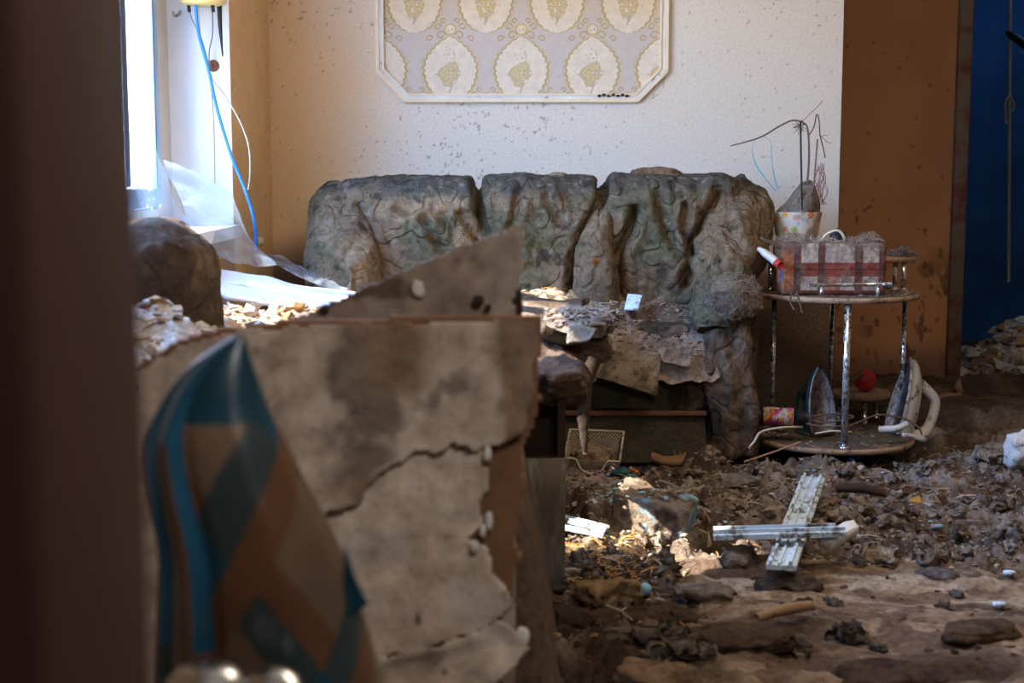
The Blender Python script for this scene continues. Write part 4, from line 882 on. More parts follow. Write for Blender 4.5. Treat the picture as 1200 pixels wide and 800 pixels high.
# checks printed on the cloth, in its own slanting coordinates
A2 = np.tile(A, 130); T2 = np.repeat(tt, na); s = (A2-math.pi*1.5); arc = s*(0.03+T2*0.145); zz2 = V[:, 2]
p_ = (arc*0.80+(zz2-0.62)*0.60)/0.165; q_ = (arc*0.80-(zz2-0.62)*0.60)/0.165
fp_, fq_ = (p_+0.30) % 1, (q_+0.25) % 1
teal = np.array([0.006, 0.060, 0.105]); brownc = np.array([0.13, 0.058, 0.028]); tanc = np.array([0.15, 0.098, 0.067]); grey = np.array([0.030, 0.050, 0.055])
c = np.tile(tanc, (len(V), 1)); bp_, bq_ = fp_ < 0.44, fq_ < 0.44
alt_p = fp_ < 0.24; alt_q = fq_ < 0.24
c[bp_ & alt_p] = grey; c[bp_ & ~alt_p] = brownc; c[bq_ & alt_q] = grey; c[bq_ & ~alt_q] = brownc
c[bp_ & bq_ & alt_p & alt_q] = teal; c[T2 < 0.16] = teal*0.8
lft = np.cos(A2) < -0.35; c[lft & (T2 < 0.55)] = np.array([0.010, 0.085, 0.17]); c[lft & (T2 < 0.6) & (np.sin(A2*11+2.0) > 0.55)] = np.array([0.16, 0.24, 0.34]); c[lft & (T2 >= 0.2) & (np.sin(A2*11+1) > 0.5)] = np.array([0.10, 0.06, 0.045])  # sheen of the left folds painted in as blue and whitish bands
c = c*0.85
cl = thing('oilcloth', (V[:, 0].mean(), YC, 0.26), 'teal and brown checked oilcloth draped to a peak in the foreground', 'cloth')
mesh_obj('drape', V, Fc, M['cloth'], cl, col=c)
V, Fc = slab((P(398, 640, YC-0.02), P(412, 675, YC-0.03), P(432, 708, YC-0.03), P(404, 726, YC-0.02)), 0.003, (10, 10), 0.05, 0.02, 60); o = mesh_obj('hem_corner', V, Fc, M['cloth'], cl, col=colfill(V, teal)); o['label'] = 'folded teal corner'
mesh_obj('post', *tube([(V[:, 0].mean()*0-0.26, YC, 0.0), (-0.26, YC, 0.75)], 0.012, 10, 4), M['dark_wood'], cl)
# two rounded metal lids at the bottom edge
def pan(name, px, py, r, label, Y=1.22):
    k = P(px, py, Y); k[2] -= r*0.75
    t = thing(name, (k[0], k[1], k[2]-0.26), label, 'metal cup')
    mesh_obj('body', *lathe([(0, 0), (r*0.9, 0), (r, 0.02), (r, 0.26)], (k[0], k[1], k[2]-0.26), 40), M['chrome_clean'], t)
    mesh_obj('lid', *lathe([(r*1.02, -0.004), (r*1.03, 0.008), (r*0.95, r*0.35), (r*0.7, r*0.6), (r*0.35, r*0.72), (0, r*0.76)], k, 40), M['chrome_clean'], t)
pan('metal_canister', 242, 776, 0.036, 'shiny domed metal canister at the bottom left edge', 1.20)
pan('metal_canister', 318, 782, 0.026, 'smaller domed metal canister right of the larger one', 1.22)

# ------------------------------------------------------------------ round trolley
TX, TY, TR = 1.128, 4.92, 0.274
ZL, ZU, ZT = P(984, 509, TY)[2], P(984, 341, TY)[2], P(984, 302, TY)[2]
tr = thing('serving_trolley', (TX, TY, 0), 'round wooden serving trolley with chrome posts beside the sofa', 'trolley')
mesh_obj('lower_shelf', *disc((TX, TY, ZL-0.020), TR, 0.020, 72), M['shelf_top'], tr)
mesh_obj('shelf_edge', *lathe([(TR-0.002, 0.001), (TR+0.0015, 0.001), (TR+0.0015, 0.019), (TR-0.002, 0.019)], (TX, TY, ZL-0.020), 72), M['board_edge'], tr)
mesh_obj('upper_shelf', *disc((TX, TY, ZU-0.020), TR, 0.020, 72), M['shelf_top'], tr)
mesh_obj('shelf_edge', *lathe([(TR-0.002, 0.001), (TR+0.0015, 0.001), (TR+0.0015, 0.019), (TR-0.002, 0.019)], (TX, TY, ZU-0.020), 72), M['board_edge'], tr)
prof = [(0.11, 0), (TR, 0), (TR, 0.018), (0.11, 0.018), (0.11, 0)]
V, Fc = lathe(prof, (TX, TY, ZT-0.018), 40, math.radians(4), math.radians(176)); Fc += [(0, 1, 2, 3), tuple(40*5+k for k in (3, 2, 1, 0))]
mesh_obj('top_ring', V, Fc, M['board_edge'], tr)
def post(ang, r, z0, z1, rad=0.0105, clean=True):
    x, y = TX+r*math.cos(ang), TY+r*math.sin(ang)
    o = mesh_obj('post', *lathe([(0, z0), (rad, z0), (rad, z1), (0, z1)], (x, y, 0), 20), M['chrome' if clean else 'chrome'], tr)
    mesh_obj('collar', *lathe([(rad, z0), (rad*1.9, z0), (rad*1.7, z0+0.007), (rad, z0+0.010)], (x, y, 0), 20), M['chrome'], o)
XF = P(992, 430, TY-0.255)[0]
for (x, y) in ((XF, TY-0.252), (P(905, 430, TY)[0]+0.004, TY+0.01), (P(974, 430, TY+0.24)[0], TY+0.245), (P(1060, 430, TY)[0], TY+0.02)):
    a = math.atan2(y-TY, x-TX); post(a, math.hypot(x-TX, y-TY), ZL, ZU-0.02, 0.0115 if y < TY-0.2 else 0.0085)
for (px, y) in ((1049, TY+0.04), (1059, TY+0.03), (903, TY+0.04)):
    a = math.atan2(y-TY, P(px, 320, y)[0]-TX); post(a, math.hypot(P(px, 320, y)[0]-TX, y-TY), ZU, ZT-0.018, 0.008)
# front rail on little pegs
rl = mesh_obj('rail', *tube([P(948, 334, 4.672), P(1045, 333, 4.672)], 0.0065, 12, 4), M['chrome'], tr)
for px in (963, 1029):
    mesh_obj('rail_peg', *lathe([(0, ZU), (0.006, ZU), (0.006, P(px, 335, 4.672)[2]-0.003), (0, P(px, 335, 4.672)[2]-0.003)], (P(px, 335, 4.672)[0], 4.672, 0), 12), M['chrome'], tr)
for (dx, dy) in ((-0.0, -0.22), (-0.19, 0.10), (0.19, 0.10)):
    x, y = TX+dx+0.012, TY+dy
    cw = mesh_obj('castor', *lathe([(0, 0), (0.014, 0), (0.020, 0.004), (0.020, 0.018), (0.014, 0.022), (0, 0.022)], (0, 0, 0), 20), M['blue_pl'], tr); me = cw.data
    co = np.array([v.co[:] for v in me.vertices])+np.array(tr['_w']); co = np.stack([co[:, 2]-0.011+x, co[:, 1]+y, co[:, 0]+ZL-0.020-0.026], 1)-np.array(tr['_w'])
    for v, q in zip(me.vertices, co): v.co = q
    mesh_obj('castor_fork', *box(x+0.012, x+0.030, y-0.012, y+0.012, ZL-0.044, ZL-0.020, 0.003), M['black'], cw)
# crumbs lying on both shelves
for zz_, nn, sd in ((ZU, 420, 31), (ZL, 260, 32)):
    rr = TR*0.97*np.sqrt(RG.random(nn)); aa = RG.uniform(0, 2*math.pi, nn)
    o = scatter('dried_mud_crumbs', np.column_stack([TX+rr*np.cos(aa), TY+rr*np.sin(aa), np.full(nn, zz_+0.001)]), 'lump', [(0.22, 0.165, 0.13), (0.33, 0.27, 0.22), (0.14, 0.09, 0.06)], (0.005, 0.022), M['debris'], None, sd, 0.4)
    tag(o, 'dried mud crumbs on the upper trolley shelf' if zz_ == ZU else 'dried mud crumbs on the lower trolley shelf', 'crumbs', kind='stuff')

# ------------------------------------------------------------------ checked box on the upper shelf
bx0, bx1, bz0, bz1, by0, by1 = P(916, 310, 4.75)[0], P(1038, 310, 4.75)[0], ZU, P(980, 285, 4.75)[2], 4.74, 4.92
bxo = thing('fabric_box', ((bx0+bx1)/2, 4.83, ZU), 'red, brown and white checked fabric box on the upper trolley shelf', 'box')
def box_col(V):
    x, z = V[:, 0], V[:, 2]; u = (x-bx0)/(bx1-bx0); v = (z-bz0)/(bz1-bz0)
    dk = np.array([0.085, 0.035, 0.030]); wh = np.array([0.38, 0.31, 0.27]); red = np.array([0.22, 0.052, 0.035])
    c = np.tile(wh, (len(V), 1))
    vb = (u < 0.18) | ((u > 0.34) & (u < 0.41)) | ((u > 0.695) & (u < 0.77)) | (u > 0.93)
    hb = (v > 0.36) & (v < 0.64); c[hb] = red; c[v < 0.10] = red*0.6; c[(u > 0.41) & (u < 0.56) & (v < 0.36) & (v > 0.1)] = np.array([0.30, 0.14, 0.11])
    c[vb] = dk*1.5; c[vb & hb] = dk; c[np.abs(v-0.50) < 0.014] = dk*0.4
    c[(u < 0.115)] = np.array([0.30, 0.11, 0.05]); c[(u > 0.115) & (u < 0.14)] = np.array([0.08, 0.04, 0.07])
    m = ss(0.1, 0.5, fbm(V, 26, 4, 260)+0.5*ss(0.8, 1.0, v)+0.25*ss(0.3, 0.05, u)*(v > 0.55)); return mixc(c, (0.14, 0.10, 0.08), m*0.8)
V, Fc = rbox(((bx0+bx1)/2, (by0+by1)/2, (bz0+bz1)/2), (bx1-bx0, by1-by0, bz1-bz0), 0.012, (130, 40, 64), lambda V, N: 0.004*fbm(V, 18, 3, 261))
mesh_obj('box_body', V, Fc, M['check'], bxo, col=box_col(V))
V, Fc = tube([P(960, 285, 4.83), P(968, 275, 4.83), P(980, 270, 4.83), P(987, 274, 4.83), P(991, 284, 4.83)], 0.0045, 10, 40); mesh_obj('handle', V, Fc, M['beige_pvc'], bxo)
V, Fc = prism([xz(970, 285, 4.85), xz(975, 272, 4.85), xz(982, 267, 4.85), xz(990, 273, 4.85), xz(995, 284, 4.85)], 4.845, 4.87); mesh_obj('handle_flap', V, Fc, M['black'], bxo)
nn = 900; pts = np.column_stack([RG.uniform(bx0+0.01, bx1-0.01, nn), RG.uniform(by0+0.01, by1-0.01, nn), np.full(nn, bz1+0.003)])
pts[:, 2] += 0.022*np.exp(-((pts[:, 0]-P(930, 285, 4.8)[0])/0.03)**2)*RG.random(nn)+0.03*np.exp(-((pts[:, 0]-P(1020, 285, 4.8)[0])/0.02)**2)*RG.random(nn)
tag(scatter('straw_litter', pts, 'straw', [(0.34, 0.28, 0.24), (0.22, 0.17, 0.13), (0.45, 0.38, 0.33)], (0.01, 0.045), M['debris'], None, 33, up=1.0), 'dry straw litter lying on top of the checked box', 'litter', kind='stuff')
nn = 500; pts = P(1058, 301, 5.0)[None]+np.column_stack([RG.normal(0, 0.024, nn), RG.normal(0, 0.02, nn), np.zeros(nn)]); pts[:, 2] = ZT+0.002+0.028*np.exp(-((pts[:, 0]-P(1058, 300, 5.0)[0])/0.028)**2)*RG.random(nn)
tag(scatter('straw_litter', pts, 'straw', [(0.16, 0.13, 0.11), (0.30, 0.26, 0.22), (0.08, 0.06, 0.05)], (0.01, 0.04), M['debris'], None, 34, up=1.0), 'dark nest of dry litter on the right end of the top ring', 'litter', kind='stuff')
# muddy tube with a red cap
t = thing('paint_tube', tuple(P(905, 312, 4.72)), 'mud-caked tube with a red cap poking out left of the checked box', 'tube')
V, Fc = tube([P(888, 291, 4.76), P(896, 296, 4.75), P(909, 307, 4.72)], [0.010, 0.017, 0.016], 16, 30, flat=0.8, disp=lambda V, N: 0.003*fbm(V, 40, 2, 3)); mesh_obj('tube_body', V, Fc, M['white_pl'], t)
V, Fc = tube([P(909, 307, 4.72), P(915, 311, 4.695)], 0.0135, 16, 4); mesh_obj('cap', V, Fc, M['red_pl'], t)
V, Fc = slab((P(886, 288, 4.80), P(912, 291, 4.80), P(914, 298, 4.74), P(892, 296, 4.74)), 0.006, (10, 8), 0.2, 0.06, 71); mesh_obj('mud_crust', V, Fc, M['shelf_top'], t)
V, Fc = tube([P(914, 313, 4.70), P(917, 322, 4.70), P(913, 330, 4.71)], 0.0025, 6, 14); tag(mesh_obj('thread', V, Fc, M['blue_pl']), 'blue thread dangling below the red-capped tube', 'thread')
# ------------------------------------------------------------------ flower pot with dead plant
PY_ = 5.06; pc = P(934, 248, PY_); pot = thing('flower_pot', (pc[0], PY_, ZT), 'white pot printed with orange and green flowers holding dried earth', 'flower pot')
rt_, rb_ = 0.088, 0.062; hp = pc[2]-ZT; TH = np.linspace(0, 2*math.pi, 200, endpoint=False); HH = np.linspace(0, 1, 90)
V = np.array([(pc[0]+(rb_+(rt_-rb_)*h)*math.cos(a), PY_+(rb_+(rt_-rb_)*h)*math.sin(a), ZT+h*hp) for a in TH for h in HH])
inn = np.array([(pc[0]+(rt_-0.005)*math.cos(a), PY_+(rt_-0.005)*math.sin(a), ZT+hp*q) for a in TH for q in (1.0, 0.88)])
a_ = np.repeat(TH, 90); h_ = np.tile(HH, 200); sx = ((a_-1.5*math.pi+math.pi) % (2*math.pi)-math.pi)*0.076; sz_ = h_*hp
c = np.tile(np.array([0.62, 0.58, 0.52]), (len(V), 1))
for (u, v, r_, col_) in ((0.030, 0.145, 0.013, (0.75, 0.09, 0.02)), (-0.052, 0.147, 0.012, (0.80, 0.36, 0.03)), (-0.018, 0.135, 0.013, (0.66, 0.38, 0.25)), (-0.022, 0.095, 0.014, (0.35, 0.55, 0.10)), (-0.054, 0.095, 0.011, (0.78, 0.30, 0.06)), (0.068, 0.12, 0.012, (0.75, 0.30, 0.06)), (-0.045, 0.06, 0.012, (0.7, 0.15, 0.05)), (0.01, 0.05, 0.012, (0.75, 0.3, 0.05)), (0.10, 0.14, 0.012, (0.35, 0.5, 0.1)), (-0.09, 0.13, 0.012, (0.7, 0.2, 0.05)), (0.13, 0.1, 0.013, (0.75, 0.09, 0.02)), (-0.13, 0.09, 0.012, (0.35, 0.5, 0.1))):
    rr = np.hypot(sx-u, sz_-v); aa = np.arctan2(sz_-v, sx-u); pet = rr < r_*(0.62+0.38*np.abs(np.cos(aa*3))); c[pet] = col_; c[rr < r_*0.25] = (0.7, 0.5, 0.1) if col_[1] < .3 else (0.6, 0.2, 0.1)
c[(vnoise(V*90, 5) > 0.45) & (vnoise(V*22, 6) > 0.15)] = np.array([0.30, 0.36, 0.55])
c = mixc(c, (0.32, 0.23, 0.17), ss(0.1, 0.5, fbm(V, 20, 3, 270)+0.6*ss(0.0, 0.08, sx)*0.4))
Vp = np.vstack([V, inn]); f1 = gridfaces(200, 90, True, False); kk = len(V); i = np.arange(200); j = (i+1) % 200
Fp = np.vstack([f1, np.stack([i*90+89, j*90+89, kk+j*2, kk+i*2], 1), np.stack([kk+i*2, kk+j*2, kk+j*2+1, kk+i*2+1], 1)])
mesh_obj('pot_body', Vp, Fp, M['pot'], pot, col=np.vstack([c, np.tile((0.3, 0.25, 0.2), (len(inn), 1))]))
V, Fc = rock((pc[0]+0.008, PY_, pc[2]-0.012), (0.158, 0.158, 0.10), 77, 5, 0.25, 0.1)
V[:, 2] = np.maximum(V[:, 2], pc[2]-0.03); u = (V[:, 0]-pc[0]-0.02)/0.045; hi = np.exp(-u*u)*0.062+np.exp(-((V[:, 0]-pc[0]-0.05)/0.02)**2)*0.03
V[:, 2] += np.where(V[:, 2] > pc[2]-0.01, hi, 0)+0.006*fbm(V, 45, 3, 7)
inr = np.hypot(V[:, 0]-pc[0], V[:, 1]-PY_); k_ = np.minimum(1, 0.080/np.maximum(inr, 1e-5)); V[:, 0] = pc[0]+(V[:, 0]-pc[0])*k_; V[:, 1] = PY_+(V[:, 1]-PY_)*k_
mesh_obj('earth', V, Fc, M['fluff'], pot, col=mixc(colfill(V, (0.30, 0.25, 0.21)), (0.12, 0.09, 0.07), ss(-0.1, 0.4, fbm(V, 28, 3, 8))))
def stem(pts, r, m, nm='stem', Y=PY_-0.03):
    V, Fc = tube([P(a, b, Y) for a, b in pts], r, 7, len(pts)*5); return mesh_obj(nm, V, Fc, m, pot)
stem([(940, 246), (939, 200), (938, 142)], 0.0035, M['twig_dark'], Y=PY_-0.075)
stem([(946, 216), (948, 185), (947, 155), (943, 145), (930, 141), (915, 147), (893, 160), (875, 166), (856, 171)], [0.004, 0.003, 0.003, 0.002], M['twig'])
stem([(948, 158), (954, 148), (957, 134), (960, 142), (961, 158), (965, 175), (967, 185)], 0.0022, M['twig'])
stem([(952, 240), (955, 200), (958, 163)], 0.0030, M['twig_pink'], Y=PY_-0.06)
stem([(940, 142), (955, 128), (964, 118)], 0.0012, M['twig_pink'])
stem([(960, 158), (968, 165), (974, 168)], 0.001, M['twig']); stem([(961, 160), (970, 158)], 0.001, M['twig'])
for i in range(14):
    x0 = RG.uniform(958, 966); stem([(x0, RG.uniform(190, 200)), (x0+RG.uniform(-6, 8), 210), (x0+RG.uniform(-8, 8), 225), (x0+RG.uniform(-6, 6), 240)], 0.0009, M['twig_pink'], 'root_hair')
for i in range(26):
    a = RG.uniform(0, 2*math.pi); q = RG.uniform(5, 10); stem([(937, 146), (937+q*math.cos(a)*0.5, 148+q*math.sin(a)*0.5), (937+q*math.cos(a), 149+q*math.sin(a))], 0.0009, M['twig'], 'dry_tuft')
# cyan ribbon on the twig
rb = thing('ribbon', tuple(P(895, 195, 5.0)), 'cyan ribbon hanging from the dry twig above the sofa arm', 'ribbon')
for pts, r_ in (([(890, 160), (883, 168), (882, 180), (887, 195), (896, 208), (909, 224)], 0.006), ([(893, 158), (903, 166), (904, 180), (906, 200), (911, 222)], 0.004)):
    V, Fc = tube([P(a, b, PY_-0.03) for a, b in pts], [0.0022, 0.002, 0.003, r_, 0.005, 0.004], 8, 50, flat=0.35); mesh_obj('ribbon_tail', V, Fc, M['ribbon'], rb)
# straw strands drooping over the upper shelf rim
for i, pts in enumerate(([(928, 341), (926, 352), (930, 362)], [(933, 341), (936, 350), (940, 366)], [(925, 342), (931, 347), (935, 344)])):
    V, Fc = tube([P(a, b, 4.64) for a, b in pts], 0.003, 6, 14); o = tag(mesh_obj('straw_strand', V, Fc, M['twig']), ['left short straw strand drooping over the upper shelf rim', 'right longest straw strand drooping over the upper shelf rim', 'straw strand lying bent along the upper shelf rim'][i], 'straw', 'straw strands on the shelf rim')

# ------------------------------------------------------------------ irons
def make_iron(px, py, Y, rot, lean, h, bodym, label):
    """stands on its heel; local frame: soleplate faces -Y, tip up"""
    t = bpy.data.objects.new('clothes_iron', None); COL.objects.link(t); t.empty_display_size = 0.05; t['_w'] = [0, 0, 0]; tag(t, label, 'iron')
    S = h/0.24
    def outline(k, z0=0.0):
        out = []
        for q in np.linspace(0, 1, 25):
            z = q*0.235; wd = 0.056*(max(0, 1-q**2.6))**0.75*(0.80+0.2*min(1, q*4)); out.append((wd*k, z0+z*1.0))
        return out
    def loft(y_k, nm, m):
        rings = []
        for y, k, zo, ztop in y_k:
            o = outline(k); R_ = [(x*S, y*S, (zo+z*ztop)*S) for x, z in o]+[(-x*S, y*S, (zo+z*ztop)*S) for x, z in reversed(o[:-1])]
            rings.append(R_)
        n_, m_ = len(rings), len(rings[0]); V = np.array(rings).reshape(-1, 3); Fc = [tuple(q) for q in gridfaces(n_, m_, False, True)]; Fc += [tuple(range(m_))[::-1], tuple(range((n_-1)*m_, n_*m_))]
        return mesh_obj(nm, V, Fc, m, t)
    loft([(0.0, 0.97, 0.004, 0.98), (0.001, 1.0, 0, 1.0), (0.008, 1.0, 0, 1.0)], 'soleplate', M['sole'])
    loft([(0.008, 0.93, 0.005, 0.97), (0.022, 0.97, 0.002, 0.98), (0.040, 0.85, 0.004, 0.90), (0.056, 0.62, 0.006, 0.76), (0.066, 0.38, 0.012, 0.58)], 'body', bodym)
    V, Fc = tube(np.array([(0, 0.055, 0.165), (0, 0.085, 0.150), (0, 0.118, 0.125), (0, 0.125, 0.085), (0, 0.118, 0.030), (0, 0.090, 0.008), (0, 0.050, 0.010)])*S, np.array([0.017, 0.016, 0.016, 0.015, 0.017, 0.018, 0.018])*S, 16, 60); mesh_obj('handle', V, Fc, bodym, t)
    mesh_obj('heel', *rbox((0, 0.060*S, 0.004*S), (0.10*S, 0.085*S, 0.016*S), 0.006, 5), bodym, t)
    mesh_obj('dial', *lathe([(0, 0), (0.018*S, 0), (0.017*S, 0.010*S), (0, 0.012*S)], (0, 0.045*S, 0.085*S), 20), M['black'], t)
    t.rotation_euler = (lean[0], lean[1], rot); k = P(px, py, Y); t.location = (k[0], Y, ZL+0.008); return t
make_iron(967, 490, 4.87, math.radians(24), (math.radians(-3), math.radians(-5)), 0.245, M['teal_pl'], 'teal clothes iron standing on its heel with the soleplate showing')
make_iron(1043, 492, 4.93, math.radians(-80), (math.radians(-14), 0), 0.275, M['white_pl'], 'white clothes iron seen from the side at the right of the lower shelf')
def cord(pts, r, m, label, cat='cord', n=70, nm='cord'):
    V, Fc = tube([P(*q) for q in pts], r, 8, n); return tag(mesh_obj(nm, V, Fc, m), label, cat)
cord([(948, 491, 4.78), (965, 495, 4.76), (988, 492, 4.76), (1000, 488, 4.80), (980, 485, 4.82), (950, 488, 4.80), (944, 495, 4.77), (965, 500, 4.74), (990, 499, 4.74)], 0.0035, M['twig'], 'brown coiled cord wrapped at the foot of the teal iron')
cord([(995, 499, 4.72), (1010, 493, 4.76), (1030, 486, 4.80), (1058, 490, 4.82), (1076, 500, 4.80), (1080, 508, 4.77)], 0.0035, M['twig'], 'brown cord trailing around the white iron to the shelf rim')
cord([(955, 508, 4.68), (975, 505, 4.68), (998, 506, 4.68)], 0.003, M['beige_pvc'], 'short pale cord lying at the front of the lower shelf')
cord([(1030, 503, 4.74), (1050, 502, 4.72), (1062, 497, 4.74)], 0.012, M['white_pl'], 'rounded white plastic piece under the white iron', 'plastic piece', 20, 'plastic_piece')
cord([(940, 500, 4.78), (915, 501, 4.72), (892, 506, 4.68), (884, 517, 4.62), (878, 524, 4.58)], 0.004, M['beige_pvc'], 'pale wire curling from the lower shelf down to the mud', nm='wire')
cord([(938, 518, 4.60), (905, 530, 4.56), (872, 541, 4.52)], 0.0035, M['board_edge'], 'thin orange-brown stick leaning against the lower shelf', 'stick', nm='stick')
# small things left of the irons, standing in the mud behind the shelf and on it
bt = thing('bottle', tuple(P(916, 475, 4.97)[:2].tolist()+[ZL]), 'small white bottle with a black cap left of the teal iron', 'bottle')
k = P(916, 478, 4.97); zb = ZL
mesh_obj('bottle_body', *lathe([(0, 0), (0.014, 0.0), (0.016, 0.02), (0.012, 0.035), (0.027, 0.040), (0.020, 0.070), (0.013, 0.083), (0, 0.083)], (k[0], 4.97, zb), 24), M['white_pl'], bt)
mesh_obj('bottle_cap', *lathe([(0, 0.083), (0.015, 0.083), (0.014, 0.098), (0, 0.099)], (k[0], 4.97, zb), 20), M['black'], bt)
# printed packet lying on the mud to the left
k0, k1 = P(893, 487, 4.80), P(930, 489, 4.78)
cn = thing('printed_can', (float(k0[0]), 4.80, float(k0[2])-0.03), 'small pink and orange printed can lying on its side at the left of the shelf', 'can')
V, Fc = tube([k0, k1], 0.032, 32, 30); zc_ = V[:, 2]; c = colfill(V, (0.25, 0.03, 0.05)); n1 = vnoise(V*70, 8); n2 = vnoise(V*55+4, 9); c[n1 > 0.1] = (0.55, 0.22, 0.03); c[n2 > 0.25] = (0.45, 0.05, 0.22); c[(n1 < -0.3)] = (0.4, 0.35, 0.3)
mesh_obj('can_body', V, Fc, M['check'], cn, col=c)
V, Fc = tube([k0+np.array([-0.03, 0, 0]), k0], [0.026, 0.033], 28, 4); mesh_obj('can_lid', V, Fc, M['black'], cn)
mesh_obj('can_lid', *tube([k1, k1+np.array([0.05, 0, 0])], [0.03, 0.02], 28, 4), M['black'], cn)
# small low stool behind the trolley
st = thing('small_stool', tuple(P(1010, 470, 5.45)[:2].tolist()+[0.02]), 'small round wooden stool behind the trolley between the two irons', 'stool')
k = P(1008, 459, 5.45); mesh_obj('stool_top', *disc((k[0], 5.45, k[2]-0.02), 0.115, 0.024, 40), M['board_edge'], st)
for a in range(3):
    mesh_obj('leg', *tube([(k[0]+0.07*math.cos(a*2.1+.5), 5.45+0.07*math.sin(a*2.1+.5), k[2]-0.02), (k[0]+0.09*math.cos(a*2.1+.5), 5.45+0.09*math.sin(a*2.1+.5), 0.0)], 0.010, 10, 3), M['chrome'], st)
k2 = P(1014, 438, 5.43); tb = thing('ball', (float(k2[0]), 5.43, float(k[2])+0.004), 'muddy red ball with a dark strap on the little stool', 'ball')
V, Fc = rock((k2[0], 5.43, k[2]+0.048), (0.085, 0.08, 0.088), 88, 4, 0.06, 0.05); mesh_obj('ball_body', V, Fc, M['red_pl'], tb)
V, Fc = tube([(k2[0]-0.09, 5.42, k[2]+0.012), (k2[0]-0.06, 5.40, k[2]+0.05), (k2[0]-0.02, 5.39, k[2]+0.085)], 0.010, 10, 20); mesh_obj('strap', V, Fc, M['fibre'], tb)

# ------------------------------------------------------------------ things lying in the mud
def at_floor(px, py, dz=0.0):
    """point where the view ray through (px, py) meets the ground level dz"""
    a, b = P(px, py, 1.0), P(px, py, 2.0); d = b-a; t = (dz-a[2])/d[2]; return a+d*t
def profile_bar(name, A, B, wd, ht, m, label, cat, tiltv=0.0, broken=0.0, group=None):
    """plastic window profile: ridged cross-section swept from A to B"""
    A, B = np.array(A, float), np.array(B, float); t = (B-A)/np.linalg.norm(B-A); s = np.cross(t, [0, 0, 1.0]); s /= np.linalg.norm(s); u = np.cross(s, t)
    s = s*math.cos(tiltv)+u*math.sin(tiltv); u = np.cross(s, t)
    sec = [(-1, 0), (-1, .55), (-.80, .62), (-.78, 1), (-.62, 1), (-.60, .55), (-.2, .52), (-.18, .82), (-.06, .82), (-.04, .52), (.5, .55), (.52, 1), (.72, 1), (.74, .62), (1, .5), (1, 0)]
    V = []; n = 14
    for i in range(n):
        q = i/(n-1); e = (RG.normal()*broken if i in (0, n-1) else 0)
        for (a, b) in sec: V.append(A+(B-A)*q+t*(e*a)+s*a*wd/2+u*b*ht)
    k = len(sec); Fc = [tuple(q) for q in gridfaces(n, k, False, True)]+[tuple(range(k))[::-1], tuple(range((n-1)*k, n*k))]
    return tag(mesh_obj(name, np.array(V), Fc, m, smooth=False), label, cat, group)
profile_bar('window_profile', at_floor(915, 668, 0.045), at_floor(953, 563, 0.06), 0.070, 0.022, M['pvc_dirty'], 'longer white window profile lying in the mud pointing away under the other', 'window profile', broken=0.01)
profile_bar('window_profile', at_floor(836, 630, 0.075), at_floor(985, 626, 0.085), 0.052, 0.024, M['pvc_dirty'], 'white window profile lying crosswise on top of the longer one', 'window profile', broken=0.012)
V, Fc = slab((at_floor(958, 640, 0.05), at_floor(998, 622, 0.06), at_floor(1003, 632, 0.05), at_floor(972, 648, 0.04)), 0.03, (16, 8), 0.10, 0.03, 81); tag(mesh_obj('plaster_chunk', V, Fc, M['plaster']), 'broken whitish chunk at the right end of the crossing profiles', 'chunk')
for i, (a, b, z0, lab) in enumerate([((658, 609), (712, 622), 0.095, 'upper pale blue slat lying beside the cabinet foot'), ((658, 618), (711, 629), 0.080, 'lower pale blue slat tucked under its neighbour by the cabinet')]):
    A, B = at_floor(*a, z0), at_floor(*b, z0); profile_bar('window_slat', A, B, 0.030, 0.012, M['pvc_dirty'], lab, 'slat', broken=0.006)
# block crusted with mud, pale blue faces
bk = thing('plaster_block', tuple(at_floor(775, 640, 0.0)), 'mud-crusted block with pale blue painted faces left of the crossed profiles', 'block')
k = at_floor(765, 618, 0.05); V, Fc = rbox((k[0], k[1], 0.085), (0.20, 0.15, 0.12), 0.012, (50, 40, 30), lambda V, N: 0.014*fbm(V, 14, 4, 300)+0.006*fbm(V, 50, 2, 301))
V = (V-np.array([k[0], k[1], 0.085]))@np.array(Matrix.Rotation(math.radians(-20), 3, 'Z') @ Matrix.Rotation(math.radians(12), 3, 'Y')).T+np.array([k[0], k[1], 0.085])
c = mixc(colfill(V, (0.32, 0.245, 0.19)), (0.12, 0.08, 0.055), ss(0, 0.4, fbm(V, 20, 3, 302))); c = mixc(c, (0.30, 0.52, 0.64), ss(0.0, 0.2, fbm(V, 9, 4, 303)+0.5*ss(k[0]+0.02, k[0]+0.09, V[:, 0])))
mesh_obj('block', V, Fc, M['concrete'], bk, col=c)
pts = np.stack([k[0]+RG.normal(-0.05, 0.05, 200), k[1]+RG.normal(0, 0.03, 200), RG.uniform(0.12, 0.15, 200)], 1); scatter('crumbs', pts, 'lump', [(0.32, 0.25, 0.2), (0.34, 0.5, 0.6), (0.2, 0.14, 0.1)], (0.008, 0.028), M['debris'], bk, 41)['kind'] = 'stuff'
def col_rock(V, c1, c2, sc=22, sd=310): return mixc(colfill(V, c1), c2, ss(-0.15, 0.4, fbm(V, sc, 3, sd)))
